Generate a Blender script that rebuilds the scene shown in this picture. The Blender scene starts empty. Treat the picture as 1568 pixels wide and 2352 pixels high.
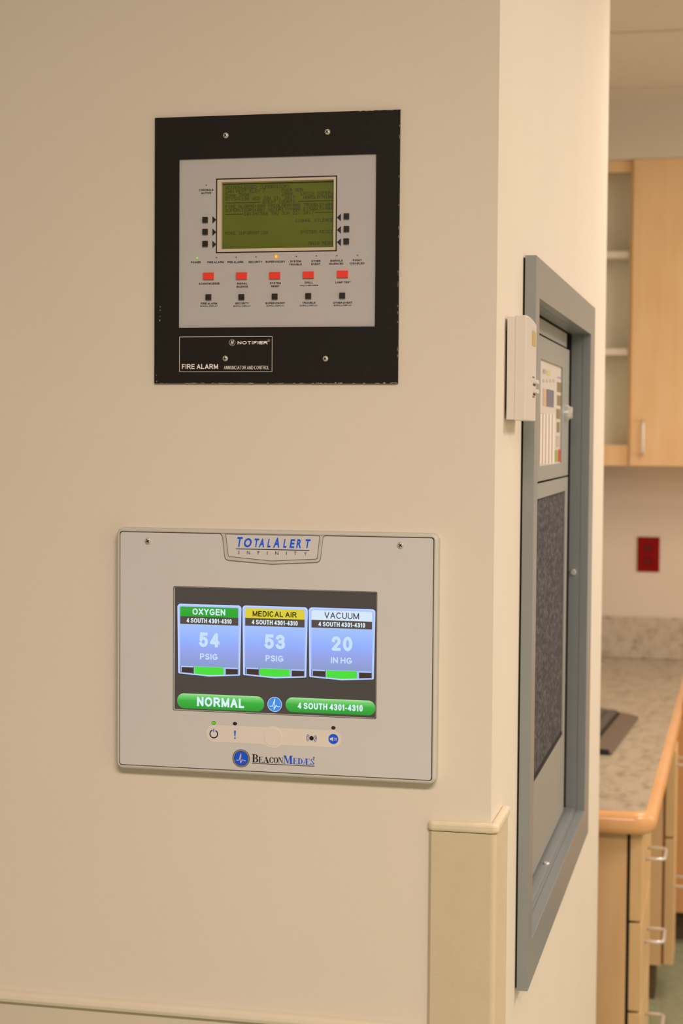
import bpy, bmesh, math, random
from mathutils import Vector, Matrix

random.seed(7)
S = bpy.context.scene
COL = S.collection
PI = math.pi

# ------------------------------------------------------------------ camera
F = 4000.0                                     # focal length in pixels of the 1568 x 2352 photograph
def _d(px, py):
    return Vector(((px-784)/F, -(py-1176)/F, -1.0)).normalized()
_Y = _d(1695, 1005)                            # the side wall's horizontals meet here
_X = -_d(-16780, 870)
_X = (_X - _Y*_X.dot(_Y)).normalized()
_Z = _X.cross(_Y)
R = Matrix((_X, _Y, _Z))                       # camera axes -> world axes
def ray(px, py):
    return R @ Vector(((px-784)/F, -(py-1176)/F, -1.0))
_r = ray(1137, 1005)
C = Vector((-_r.x*2.0/_r.y, -2.0, 1.58))
def front(px, py, y=0.0):
    r = ray(px, py); return C + r*((y-C.y)/r.y)
def side(px, py, x=0.0):
    r = ray(px, py); return C + r*((x-C.x)/r.x)
def horiz(px, py, z):
    r = ray(px, py); return C + r*((z-C.z)/r.z)

cam = bpy.data.cameras.new('camera')
camo = bpy.data.objects.new('camera', cam); COL.objects.link(camo)
camo.matrix_world = Matrix.Translation(C) @ R.to_4x4()
cam.sensor_fit = 'VERTICAL'; cam.sensor_height = 36.0; cam.sensor_width = 24.0
cam.lens = F/2352*36.0
cam.clip_start = 0.05
cam.dof.use_dof = True; cam.dof.focus_distance = 2.08; cam.dof.aperture_fstop = 8.0
S.camera = camo

# ------------------------------------------------------------------ light and exposure
S.view_settings.view_transform = 'Standard'; S.view_settings.look = 'None'
S.view_settings.gamma = 1.0; S.view_settings.use_curve_mapping = False
S.view_settings.exposure = 0.0
W = bpy.data.worlds.new('world'); S.world = W; W.use_nodes = True
W.node_tree.nodes['Background'].inputs[0].default_value = (1.0, 0.81, 0.68, 1)
W.node_tree.nodes['Background'].inputs[1].default_value = 0.20
LAMP = (1.0, 0.81, 0.68)
def area(name, loc, size, power, rot=(0, 0, 0), col=LAMP):
    l = bpy.data.lights.new(name, 'AREA'); l.shape = 'RECTANGLE'; l.size = size[0]; l.size_y = size[1]
    l.energy = power; l.color = col
    o = bpy.data.objects.new(name, l); COL.objects.link(o); o.location = loc; o.rotation_euler = rot
    return o
area('ceiling_lamp_hall', (0.6, -2.3, 2.66), (1.2, 0.6), 89)
area('ceiling_lamp_side', (1.7, 0.5, 2.66), (0.6, 1.2), 37, col=(1.0, 0.865, 0.80))
area('ceiling_lamp_office', (0.72, 2.4, 2.66), (0.6, 1.2), 21)
fill_lamp = area('office_fill_light', (2.45, 3.0, 1.6), (1.5, 1.5), 17, col=(1.0, 0.92, 0.84))  # added off-frame fill lamp to brighten the far room; no window stands there
fill_lamp.rotation_euler = Vector((-1.0, 0.34, 0)).to_track_quat('-Z', 'Z').to_euler(); fill_lamp.data.spread = math.radians(140)

# ------------------------------------------------------------------ materials
def lin(c):
    return tuple(((v/255)/12.92 if v/255 <= .04045 else ((v/255+.055)/1.055)**2.4) for v in c)
def mat(name, rgb, rough=0.5, metal=0.0, vary=0.04, vscale=40.0, bump=0.0, bscale=400.0, spec=0.5, stretch=None, coat=0.0):
    """plain surface: base colour with a slight procedural variation and an optional fine bump"""
    m = bpy.data.materials.new(name); m.use_nodes = True
    nt = m.node_tree; b = nt.nodes['Principled BSDF']
    c = lin(rgb)
    b.inputs['Roughness'].default_value = rough; b.inputs['Metallic'].default_value = metal
    b.inputs['Specular IOR Level'].default_value = spec
    b.inputs['Coat Weight'].default_value = coat
    tc = nt.nodes.new('ShaderNodeTexCoord')
    mp = nt.nodes.new('ShaderNodeMapping'); nt.links.new(tc.outputs['Object'], mp.inputs[0])
    if stretch: mp.inputs['Scale'].default_value = stretch
    n = nt.nodes.new('ShaderNodeTexNoise'); n.inputs['Scale'].default_value = vscale; n.inputs['Detail'].default_value = 3
    nt.links.new(mp.outputs[0], n.inputs['Vector'])
    r = nt.nodes.new('ShaderNodeValToRGB')
    r.color_ramp.elements[0].position = .3; r.color_ramp.elements[1].position = .7
    r.color_ramp.elements[0].color = tuple(v*(1-vary) for v in c)+(1,)
    r.color_ramp.elements[1].color = tuple(min(1, v*(1+vary)) for v in c)+(1,)
    nt.links.new(n.outputs['Fac'], r.inputs[0]); nt.links.new(r.outputs[0], b.inputs['Base Color'])
    if bump:
        n2 = nt.nodes.new('ShaderNodeTexNoise'); n2.inputs['Scale'].default_value = bscale; n2.inputs['Detail'].default_value = 2
        nt.links.new(tc.outputs['Object'], n2.inputs['Vector'])
        bp = nt.nodes.new('ShaderNodeBump'); bp.inputs['Strength'].default_value = bump; bp.inputs['Distance'].default_value = .001
        nt.links.new(n2.outputs['Fac'], bp.inputs['Height']); nt.links.new(bp.outputs[0], b.inputs['Normal'])
    return m
def speckle(name, stops, scale, rough=0.6, stretch=(1, 1, 1), detail=6, bump=0.0):
    m = bpy.data.materials.new(name); m.use_nodes = True
    nt = m.node_tree; b = nt.nodes['Principled BSDF']; b.inputs['Roughness'].default_value = rough
    tc = nt.nodes.new('ShaderNodeTexCoord')
    mp = nt.nodes.new('ShaderNodeMapping'); mp.inputs['Scale'].default_value = stretch
    nt.links.new(tc.outputs['Object'], mp.inputs[0])
    n = nt.nodes.new('ShaderNodeTexNoise'); n.inputs['Scale'].default_value = scale; n.inputs['Detail'].default_value = detail
    n.inputs['Roughness'].default_value = .65
    nt.links.new(mp.outputs[0], n.inputs['Vector'])
    r = nt.nodes.new('ShaderNodeValToRGB')
    while len(r.color_ramp.elements) < len(stops): r.color_ramp.elements.new(.5)
    for e, (p, c) in zip(r.color_ramp.elements, stops): e.position = p; e.color = lin(c)+(1,)
    nt.links.new(n.outputs['Fac'], r.inputs[0]); nt.links.new(r.outputs[0], b.inputs['Base Color'])
    if bump:
        bp = nt.nodes.new('ShaderNodeBump'); bp.inputs['Strength'].default_value = bump; bp.inputs['Distance'].default_value = .002
        nt.links.new(n.outputs['Fac'], bp.inputs['Height']); nt.links.new(bp.outputs[0], b.inputs['Normal'])
    return m
def glow(name, rgb, k=1.0, stops=None, zr=None):
    """a lit display colour; with stops, a vertical colour run of the displayed picture between the heights zr"""
    m = bpy.data.materials.new(name); m.use_nodes = True
    nt = m.node_tree; b = nt.nodes['Principled BSDF']
    b.inputs['Base Color'].default_value = (.01, .01, .01, 1); b.inputs['Roughness'].default_value = .6
    b.inputs['Specular IOR Level'].default_value = .1
    b.inputs['Emission Strength'].default_value = k
    b.inputs['Emission Color'].default_value = lin(rgb)+(1,)
    if stops:
        tc = nt.nodes.new('ShaderNodeTexCoord'); sx = nt.nodes.new('ShaderNodeSeparateXYZ')
        nt.links.new(tc.outputs['Object'], sx.inputs[0])
        mr = nt.nodes.new('ShaderNodeMapRange'); mr.inputs['From Min'].default_value = zr[0]; mr.inputs['From Max'].default_value = zr[1]
        nt.links.new(sx.outputs['Z'], mr.inputs['Value'])
        r = nt.nodes.new('ShaderNodeValToRGB')
        while len(r.color_ramp.elements) < len(stops): r.color_ramp.elements.new(.5)
        for e, (p, c) in zip(r.color_ramp.elements, stops): e.position = p; e.color = lin(c)+(1,)
        nt.links.new(mr.outputs[0], r.inputs[0]); nt.links.new(r.outputs[0], b.inputs['Emission Color'])
    return m

M = {}
M['wall'] = mat('cream_wall_paint', (234, 226, 212), .75, vary=.015, vscale=3, bump=.12, bscale=900, spec=.2)
M['wall2'] = mat('office_wall_paint', (218, 208, 192), .8, vary=.015, vscale=3, spec=.2)
M['ceil'] = mat('ceiling_tile', (222, 213, 198), .9, vary=.02, vscale=20, spec=.1)
M['tee'] = mat('ceiling_grid', (212, 203, 188), .7)
M['floor'] = speckle('green_vinyl_floor', [(.3, (140, 148, 116)), (.7, (168, 172, 142))], 40, .45)
M['rail'] = mat('rail_vinyl', (230, 221, 202), .4, vary=.01, bump=.06, bscale=1200)
M['panel'] = mat('wall_panel_vinyl', (224, 215, 196), .6, vary=.01, bump=.2, bscale=1100)
M['guard'] = mat('guard_vinyl', (219, 205, 175), .55, vary=.02, bump=.45, bscale=1500)
M['cap'] = mat('guard_cap_vinyl', (232, 220, 192), .45, bump=.35, bscale=900)
M['black'] = mat('black_plate_paint', (33, 29, 26), .6, vary=.25, vscale=700, bump=.25, bscale=1500, spec=.22)
M['chip'] = mat('bare_plate_edge', (176, 160, 138), .6, vary=.2, vscale=300)
M['membrane'] = mat('beige_membrane', (196, 195, 197), .6, vary=.015, vscale=30)
M['ink'] = mat('black_ink', (34, 27, 22), .6)
M['key_black'] = mat('black_key', (30, 27, 25), .5)
M['key_red'] = mat('red_key', (255, 62, 48), .45)
M['key_rim'] = mat('key_rim', (205, 194, 176), .5)
M['bezel_white'] = mat('display_bezel', (216, 206, 186), .5)
M['lcd'] = mat('green_lcd', (104, 116, 36), .35, vary=.05, vscale=60)
M['lcd_ink'] = mat('lcd_segments', (52, 60, 22), .5)
M['white_ink'] = mat('white_ink', (248, 244, 244), .6)
M['screw'] = mat('zinc_screw', (214, 212, 208), .4, metal=.35)
M['dark'] = mat('screw_slot', (58, 52, 46), .6)
M['led_off'] = mat('led_off', (52, 42, 36), .35)
M['led_green'] = glow('led_green', (70, 225, 10), 1.0)
M['led_green_core'] = glow('led_green_core', (190, 255, 90), 1.0)
M['led_amber'] = glow('led_amber', (255, 140, 10), 1.2)
M['led_amber_core'] = glow('led_amber_core', (255, 205, 50), 1.2)
M['gas_bezel'] = mat('grey_beige_bezel', (207, 207, 200), .5, vary=.015)
M['gas_face'] = mat('pale_grey_face', (219, 219, 221), .55, vary=.012, vscale=20)
M['groove'] = mat('face_groove', (84, 76, 66), .6)
M['overlay'] = mat('keypad_overlay', (238, 232, 226), .55, vary=.012)
M['blue_ink'] = mat('blue_ink', (5, 92, 255), .5, vary=.02)
M['ring'] = mat('emblem_ring', (160, 152, 138), .4)
M['ink2'] = mat('logo_black_ink', (18, 16, 16), .5)
M['g_bg'] = glow('screen_dark', (74, 67, 60))
M['g_line'] = glow('screen_tile_border', (176, 198, 255))
M['g_line_hi'] = glow('screen_tile_border_light', (205, 222, 255))
M['g_green'] = glow('screen_header_green', (52, 168, 52))
M['g_yellow'] = glow('screen_header_yellow', (220, 206, 56))
M['g_white'] = glow('screen_header_white', (214, 232, 250))
M['g_grey'] = glow('screen_strip', (84, 74, 66))
M['g_bright'] = glow('screen_gauge_green', (76, 222, 62))
M['g_text'] = glow('screen_text_white', (222, 242, 252))
M['g_num'] = glow('screen_text_pale', (200, 224, 250))
M['g_dark'] = glow('screen_text_dark', (52, 44, 24))
M['g_dark2'] = glow('screen_text_navy', (52, 50, 74))
M['g_hole'] = glow('screen_gauge_dark', (62, 52, 46))
M['g_shadow'] = glow('screen_shadow', (44, 38, 36))
M['g_blue'] = glow('screen_emblem_blue', (66, 140, 226))
M['steel'] = mat('grey_painted_steel', (138, 145, 147), .34, vary=.015, vscale=30, spec=.5)
M['gap_shade_seal'] = mat('dark_gap_shade_and_seal', (30, 27, 24), .8)  # near-black: shade painted into gaps and recess depth; also the window seal
M['steel_light'] = mat('grey_painted_door', (154, 157, 153), .45, vary=.015)
M['foam'] = speckle('charcoal_fleck_panel', [(.34, (32, 31, 35)), (.5, (66, 65, 70)), (.66, (112, 110, 114))], 130, .9, detail=3, bump=.3)
M['chrome'] = mat('chrome', (236, 236, 236), .22, metal=.6, vary=.01)
M['brushed'] = mat('brushed_nickel', (226, 224, 226), .3, metal=.55, vary=.02)
M['sensor'] = mat('ivory_plastic', (217, 211, 204), .45, vary=.01)
M['sensor_win'] = mat('sensor_display', (196, 170, 108), .3)
M['maple'] = speckle('maple_wood', [(.25, (222, 180, 130)), (.5, (230, 193, 143)), (.75, (236, 202, 156))], 6, .4, stretch=(3, 3, .45), detail=5)
M['maple_pale'] = speckle('pale_maple', [(.25, (218, 182, 128)), (.75, (232, 198, 148))], 6, .45, stretch=(3, 3, .45), detail=4)
M['maple_warm'] = speckle('warm_maple', [(.25, (212, 152, 94)), (.75, (226, 170, 112))], 6, .4, stretch=(3, 3, .45), detail=4)
M['toe'] = mat('toe_board', (96, 78, 50), .7)
M['maple_gap'] = mat('shadow_brown_strip', (140, 96, 44), .7)
M['edging'] = speckle('wood_edging', [(.25, (230, 172, 114)), (.75, (240, 188, 132))], 5, .22, stretch=(2, 2, 2), detail=4)
M['laminate'] = speckle('stone_laminate', [(.3, (148, 134, 112)), (.46, (184, 172, 150)), (.62, (198, 186, 166)), (.75, (162, 148, 128))], 15, .35, stretch=(2.4, 1.0, 2.4), detail=8)
M['melamine'] = mat('grey_melamine', (238, 238, 222), .6, vary=.02)
M['shelf'] = mat('white_shelf', (226, 218, 204), .5)
M['outlet'] = mat('red_outlet_plastic', (132, 4, 5), .5, vary=.03, spec=.15)
M['outlet_dark'] = mat('red_outlet_face', (112, 3, 4), .5, vary=.03, spec=.15)
M['kb'] = mat('keyboard_case', (28, 26, 25), .5)
M['kb_rest'] = mat('palm_rest', (112, 98, 84), .55)
M['kb_key'] = mat('keycap', (92, 88, 80), .5)

# ------------------------------------------------------------------ mesh builder
class MB:
    """collects shapes (in world metres, with a material each) and links them as ONE mesh object"""
    def __init__(self): self.v = []; self.f = []; self.m = []
    def add(self, vs, fs, m):
        o = len(self.v); self.v += [tuple(p) for p in vs]
        for f in fs: self.f.append([o+i for i in f]); self.m.append(m)
        return self
    def box(self, x0, x1, y0, y1, z0, z1, m):
        vs = [(x, y, z) for x in (x0, x1) for y in (y0, y1) for z in (z0, z1)]
        return self.add(vs, [(0, 1, 3, 2), (4, 6, 7, 5), (0, 4, 5, 1), (2, 3, 7, 6), (0, 2, 6, 4), (1, 5, 7, 3)], m)
    def prism(self, pts, ax, a, b, m, mside=None):
        """outline pts extruded along axis ax from a to b"""
        def p3(p, t): q = list(p); q.insert(ax, t); return q
        n = len(pts)
        self.add([p3(p, a) for p in pts]+[p3(p, b) for p in pts], [tuple(range(n)), tuple(range(2*n-1, n-1, -1))], m)
        o = len(self.v)-2*n
        for i in range(n):
            self.f.append([o+i, o+(i+1) % n, o+n+(i+1) % n, o+n+i]); self.m.append(mside or m)
        return self
    def flat(self, pts, y, m):
        """flat print on a plane facing -y; pts are (x, z)"""
        a = sum(pts[i][0]*pts[(i+1) % len(pts)][1]-pts[(i+1) % len(pts)][0]*pts[i][1] for i in range(len(pts)))
        if a < 0: pts = pts[::-1]
        return self.add([(p[0], y, p[1]) for p in pts], [tuple(range(len(pts)))], m)
    def flatx(self, pts, x, m):
        a = sum(pts[i][0]*pts[(i+1) % len(pts)][1]-pts[(i+1) % len(pts)][0]*pts[i][1] for i in range(len(pts)))
        if a < 0: pts = pts[::-1]
        return self.add([(x, p[0], p[1]) for p in pts], [tuple(range(len(pts)))], m)
    def ring(self, outer, inner, ax, a, b, m, mside=None):
        """frame between two outlines of equal count, extruded along ax from a (back) to b (front)"""
        def p3(p, t): q = list(p); q.insert(ax, t); return q
        n = len(outer)
        vs = [p3(p, a) for p in outer]+[p3(p, a) for p in inner]+[p3(p, b) for p in outer]+[p3(p, b) for p in inner]
        o = len(self.v); self.v += [tuple(p) for p in vs]
        for i in range(n):
            j = (i+1) % n
            for q, mm in (((i, j, n+j, n+i), m), ((2*n+i, 3*n+i, 3*n+j, 2*n+j), m),
                          ((i, 2*n+i, 2*n+j, j), mside or m), ((n+i, n+j, 3*n+j, 3*n+i), mside or m)):
                self.f.append([o+k for k in q]); self.m.append(mm)
        return self
    def cyl(self, c, ax, r, h, m, n=24, r2=None, ry=None):
        """disc of radius r at c growing along +axis by h"""
        r2 = r if r2 is None else r2
        o = [k for k in range(3) if k != ax]
        vs = []
        for rr, t in ((r, 0), (r2, h)):
            for k in range(n):
                p = [0, 0, 0]; p[ax] = c[ax]+t
                p[o[0]] = c[o[0]]+rr*math.cos(2*PI*k/n); p[o[1]] = c[o[1]]+rr*math.sin(2*PI*k/n)*((ry/r) if ry else 1)
                vs.append(p)
        fs = [tuple(range(n)), tuple(range(n, 2*n))]+[(k, (k+1) % n, n+(k+1) % n, n+k) for k in range(n)]
        return self.add(vs, fs, m)
    def tube(self, pts, r, m, n=10):
        pts = [Vector(p) for p in pts]; vs = []; fs = []
        for i, p in enumerate(pts):
            t = ((pts[min(i+1, len(pts)-1)]-p).normalized()+(p-pts[max(i-1, 0)]).normalized()).normalized()
            u = t.orthogonal().normalized() if i == 0 else (u-t*u.dot(t)).normalized()
            w = t.cross(u)
            vs += [p+(u*math.cos(2*PI*k/n)+w*math.sin(2*PI*k/n))*r for k in range(n)]
        for i in range(len(pts)-1):
            for k in range(n): fs.append((i*n+k, i*n+(k+1) % n, (i+1)*n+(k+1) % n, (i+1)*n+k))
        fs += [tuple(range(n)), tuple(range((len(pts)-1)*n, len(pts)*n))]
        return self.add(vs, fs, m)
    def stroke(self, pts, w, y, m, closed=False):
        """flat line of width w through the (x, z) points"""
        n = len(pts)
        for i in range(n if closed else n-1):
            a = Vector(pts[i]); b = Vector(pts[(i+1) % n]); d = (b-a)
            if d.length < 1e-9: continue
            d.normalize(); q = Vector((-d.y, d.x))*w/2; e = d*w*.35
            self.flat([tuple(a-e-q), tuple(b+e-q), tuple(b+e+q), tuple(a-e+q)], y, m)
        return self
    def text(self, s, x0, x1, zb, cap, y, m, bold=0.0, shear=0.0):
        """lettering on a plane facing -y, from x0 to x1, baseline zb, capital height cap"""
        vs, fs = text_mesh(s, bold)
        lo = min(v[0] for v in vs); hi = max(v[0] for v in vs)
        k = (x1-x0)/(hi-lo); kz = cap/CAPH
        return self.add([(x0+(v[0]-lo)*k+shear*v[1]*kz, y, zb+v[1]*kz) for v in vs], fs, m)
    def sans(self, s, x0, x1, zb, cap, y, m, w=.18, wide=1.0):
        """grotesque capitals drawn with an even stroke of w cap heights, from x0 to x1"""
        gap = .19; pos = 0; run = []
        for ch in s:
            if ch == ' ': pos += .34; continue
            gw = GLYPH[ch][0]; run.append((ch, pos, gw)); pos += gw+gap
        tot = pos-gap; kx = (x1-x0)/tot; hw = cap*w/2
        for ch, p, gw in run:
            ax = x0+p*kx+hw*.9; bx = x0+(p+gw)*kx-hw*.9; az = zb+hw; bz = zb+cap-hw
            if bx < ax: ax = bx = (ax+bx)/2
            for line in GLYPH[ch][1]:
                pts = [(ax+(bx-ax)*u, az+(bz-az)*v) for u, v in line]
                self.line2(pts, hw, y, m)
        return self
    def line2(self, pts, hw, y, m):
        """flat line of half width hw: smooth stretches are mitred strips, corners are squared or rounded off"""
        P = [Vector(p) for p in pts]; closed = (P[0]-P[-1]).length < 1e-7 and len(P) > 2
        if closed: P = P[:-1]
        n = len(P)
        D = [(P[(i+1) % n]-P[i]).normalized() for i in range(n if closed else n-1)]
        turn = {}
        for i in range(n) if closed else range(1, n-1):
            t = math.degrees(math.acos(max(-1, min(1, D[i-1].dot(D[i])))))
            if t > 35: turn[i] = t
        def strip(idx, e0, e1, loop=False):
            k_ = len(idx); L = []; Rr = []
            for q, i in enumerate(idx):
                a_ = D[idx[q-1]] if (q or loop) else D[i]
                b_ = D[i] if (q < k_-1 or loop) else D[idx[q-1]]
                na = Vector((-a_.y, a_.x)); nb = Vector((-b_.y, b_.x)); v = (na+nb).normalized(); k = 1/max(v.dot(nb), .5)
                p = P[i]
                if q == 0 and not loop: p = p-b_*e0
                if q == k_-1 and not loop: p = p+a_*e1
                L.append(p+v*hw*k); Rr.append(p-v*hw*k)
            self.lift = (getattr(self, 'lift', 0)+1) % 40; yl = y-self.lift*3e-6     # crossing strokes lie over each other
            for q in range(k_ if loop else k_-1):
                j = (q+1) % k_
                self.flat([tuple(L[q]), tuple(Rr[q]), tuple(Rr[j]), tuple(L[j])], yl, m)
        if closed and not turn: return strip(list(range(n)), 0, 0, True)
        order = list(range(n))
        if closed:
            s0 = min(turn); order = [(s0+i) % n for i in range(n+1)]
        def ext(i, free):
            if free: return hw*.9
            return hw if 60 < turn[i] < 120 else 0
        run = [order[0]]
        for q in range(1, len(order)):
            i = order[q]; run.append(i); last = q == len(order)-1
            if last or i in turn:
                strip(run, ext(run[0], run[0] not in turn), ext(i, i not in turn)); run = [i]
        for i, t in turn.items():
            if not 60 < t < 120: self.flat(circ(P[i].x, P[i].y, hw, 12), y-4e-6*(i % 3+41), m)
    def build(self, name, parent=None, at=(0, 0, 0), bevel=0.0, smooth=False, segs=2):
        """at = the object's own origin in the world"""
        at = Vector(at)
        me = bpy.data.meshes.new(name)
        me.from_pydata([tuple(Vector(v)-at) for v in self.v], [], self.f)
        mats = []
        for m in self.m:
            if m not in mats: mats.append(m)
        for m in mats: me.materials.append(M[m])
        for p, m in zip(me.polygons, self.m): p.material_index = mats.index(m); p.use_smooth = smooth
        if not getattr(self, 'raw', False):
            bm = bmesh.new(); bm.from_mesh(me)
            bmesh.ops.recalc_face_normals(bm, faces=bm.faces)
            bm.to_mesh(me); bm.free()
        o = bpy.data.objects.new(name, me); COL.objects.link(o)
        place(o, at, parent)
        if bevel:
            b = o.modifiers.new('bevel', 'BEVEL'); b.width = bevel; b.segments = segs; b.limit_method = 'ANGLE'; b.angle_limit = .6
        return o
WPOS = {}
def place(o, at, parent=None):
    at = Vector(at); WPOS[o] = at
    if parent is not None:
        o.parent = parent; o.location = at-WPOS[parent]
    else: o.location = at
    return o
def dup(o, at, parent=None):
    """a copy of a thing or part, with copies of all below it"""
    c = o.copy(); COL.objects.link(c)
    old = WPOS[o]; place(c, at, parent)
    for ch in [q for q in WPOS if q.parent is o]:
        dup(ch, Vector(at)+WPOS[ch]-old, c)
    return c
def thing(name, label, cat, at, group=None):
    o = bpy.data.objects.new(name, None); o.empty_display_size = .05; COL.objects.link(o)
    place(o, at); tag(o, label, cat, group); return o
def tag(o, label, cat, group=None):
    o['label'] = label; o['category'] = cat
    if group: o['group'] = group
    return o
def struct(o): o['kind'] = 'structure'; return o

def _arc(cx, cy, rx, ry, a, b, n=12):
    return [(cx+rx*math.cos(math.radians(a+(b-a)*k/n)), cy+ry*math.sin(math.radians(a+(b-a)*k/n))) for k in range(n+1)]
GLYPH = {
 'A': (.98, [[(0, 0), (.5, 1), (1, 0)], [(.2, .33), (.8, .33)]]),
 'B': (.86, [[(0, 0), (0, 1), (.58, 1)]+_arc(.58, .765, .36, .235, 90, -90, 8)+[(0, .53)], [(.58, .53)]+_arc(.6, .265, .4, .265, 90, -90, 8)+[(0, 0)]]),
 'C': (.98, [_arc(.5, .5, .5, .5, 48, 312, 18)]), 'D': (.92, [[(0, 0), (0, 1), (.42, 1)]+_arc(.42, .5, .58, .5, 90, -90)+[(0, 0)]]),
 'E': (.82, [[(1, 1), (0, 1), (0, 0), (1, 0)], [(0, .52), (.92, .52)]]), 'F': (.76, [[(1, 1), (0, 1), (0, 0)], [(0, .5), (.86, .5)]]),
 'G': (1.04, [_arc(.5, .5, .5, .5, 48, 318, 18)+[(.97, .2), (.97, .44), (.56, .44)]]), 'H': (.9, [[(0, 0), (0, 1)], [(1, 0), (1, 1)], [(0, .52), (1, .52)]]),
 'I': (.21, [[(.5, 0), (.5, 1)]]), 'K': (.92, [[(0, 0), (0, 1)], [(1, 1), (0, .36)], [(.36, .6), (1, 0)]]), 'L': (.74, [[(0, 1), (0, 0), (1, 0)]]),
 'M': (1.08, [[(0, 0), (0, 1), (.5, .04), (1, 1), (1, 0)]]), 'N': (.9, [[(0, 0), (0, 1), (1, 0), (1, 1)]]), 'O': (1.06, [_arc(.5, .5, .5, .5, 0, 360, 24)]),
 'P': (.84, [[(0, 0), (0, 1), (.6, 1)]+_arc(.6, .735, .4, .265, 90, -90, 8)+[(0, .47)]]),
 'R': (.94, [[(0, 0), (0, 1), (.58, 1)]+_arc(.58, .745, .36, .255, 90, -90, 8)+[(0, .49)], [(.52, .49), (1, 0)]]),
 'S': (.86, [_arc(.5, .755, .46, .245, 22, 180, 10)+[(.06, .68)]+_arc(.5, .755, .46, .22, 220, 262, 4)+_arc(.5, .265, .5, .235, 82, 0, 6)+_arc(.5, .265, .5, .265, 0, -158, 10)]),
 'T': (.82, [[(0, 1), (1, 1)], [(.5, 1), (.5, 0)]]), 'U': (.9, [[(0, 1), (0, .36)]+_arc(.5, .36, .5, .36, 180, 360)+[(1, 1)]]),
 'V': (.95, [[(0, 1), (.5, 0), (1, 1)]]), 'W': (1.34, [[(0, 1), (.25, 0), (.5, .95), (.75, 0), (1, 1)]]), 'X': (.92, [[(0, 0), (1, 1)], [(0, 1), (1, 0)]]),
 'Y': (.92, [[(0, 1), (.5, .45), (1, 1)], [(.5, .45), (.5, 0)]]), 'Z': (.84, [[(0, 1), (1, 1), (0, 0), (1, 0)]]),
 '0': (.74, [_arc(.5, .5, .5, .5, 0, 360, 24)]), '1': (.46, [[(.0, .72), (.75, 1), (.75, 0)]]),
 '2': (.74, [_arc(.5, .71, .46, .29, 172, -30, 12)+[(.04, 0), (1, 0)]]), '3': (.74, [_arc(.46, .755, .46, .245, 160, -80, 10)+[(.36, .52)]+_arc(.48, .265, .52, .265, 82, -158, 12)]),
 '4': (.8, [[(.76, 0), (.76, 1), (0, .27), (1, .27)]]), '5': (.74, [[(.94, 1), (.18, 1), (.08, .5)]+_arc(.48, .325, .52, .325, 125, -155, 12)]),
 '-': (.38, [[(0, .36), (1, .36)]]),
}
_T = {}
def text_mesh(s, bold=0.0):
    if (s, bold) in _T: return _T[(s, bold)]
    cu = bpy.data.curves.new('t', 'FONT'); cu.body = s; cu.size = 1.0; cu.resolution_u = 4; cu.offset = bold
    o = bpy.data.objects.new('t', cu); COL.objects.link(o)
    dg = bpy.context.evaluated_depsgraph_get(); dg.update()
    me = bpy.data.meshes.new_from_object(o.evaluated_get(dg))
    vs = [(v.co.x, v.co.y) for v in me.vertices]
    fs = []
    for p in me.polygons:
        q = list(p.vertices)
        a = sum(vs[q[i]][0]*vs[q[(i+1) % len(q)]][1]-vs[q[(i+1) % len(q)]][0]*vs[q[i]][1] for i in range(len(q)))
        fs.append(tuple(q if a > 0 else q[::-1]))
    bpy.data.objects.remove(o); bpy.data.curves.remove(cu); bpy.data.meshes.remove(me)
    _T[(s, bold)] = (vs, fs); return vs, fs
CAPH = max(v[1] for v in text_mesh('H')[0])

def rrect(x0, x1, z0, z1, r, n=6):
    pts = []
    for cx, cz, a in ((x1-r, z1-r, 0), (x0+r, z1-r, 1), (x0+r, z0+r, 2), (x1-r, z0+r, 3)):
        for k in range(n+1):
            t = (a+k/n)*PI/2; pts.append((cx+r*math.cos(t), cz+r*math.sin(t)))
    return pts
def rect(x0, x1, z0, z1): return [(x0, z0), (x1, z0), (x1, z1), (x0, z1)]
def circ(cx, cz, r, n=32, a0=0, a1=2*PI): return [(cx+r*math.cos(a0+(a1-a0)*k/n), cz+r*math.sin(a0+(a1-a0)*k/n)) for k in range(n)]

# ------------------------------------------------------------------ the setting
YEND = 1.67; XB = -0.62; YFAR = 4.52; UY = YFAR-.33
CEIL = front(1400, 235, UY).z
def gridwall(name, axis, us, zs, hole, m, t=0.0, depth=0.12):
    """wall on a plane, as a slab with rectangular openings; us along the wall, hole(u, z) tells where it is open"""
    b = MB()
    def P(u, z, d): return (u, d, z) if axis == 1 else (-d, u, z)
    nu, nz = len(us)-1, len(zs)-1
    solid = [[not hole((us[i]+us[i+1])/2, (zs[k]+zs[k+1])/2) for k in range(nz)] for i in range(nu)]
    for i in range(nu):
        for k in range(nz):
            if not solid[i][k]: continue
            u0, u1, z0, z1 = us[i], us[i+1], zs[k], zs[k+1]
            b.add([P(u0, z0, 0), P(u1, z0, 0), P(u1, z1, 0), P(u0, z1, 0)], [(0, 1, 2, 3)], m)
            for di, dk, q in ((-1, 0, (u0, z0, u0, z1)), (1, 0, (u1, z0, u1, z1)), (0, -1, (u0, z0, u1, z0)), (0, 1, (u0, z1, u1, z1))):
                a, c = i+di, k+dk
                if not (0 <= a < nu and 0 <= c < nz) or solid[a][c]: continue
                b.add([P(q[0], q[1], 0), P(q[2], q[3], 0), P(q[2], q[3], depth), P(q[0], q[1], depth)], [(0, 1, 2, 3)], m)
    o = b.build(name)
    return struct(o)

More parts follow.
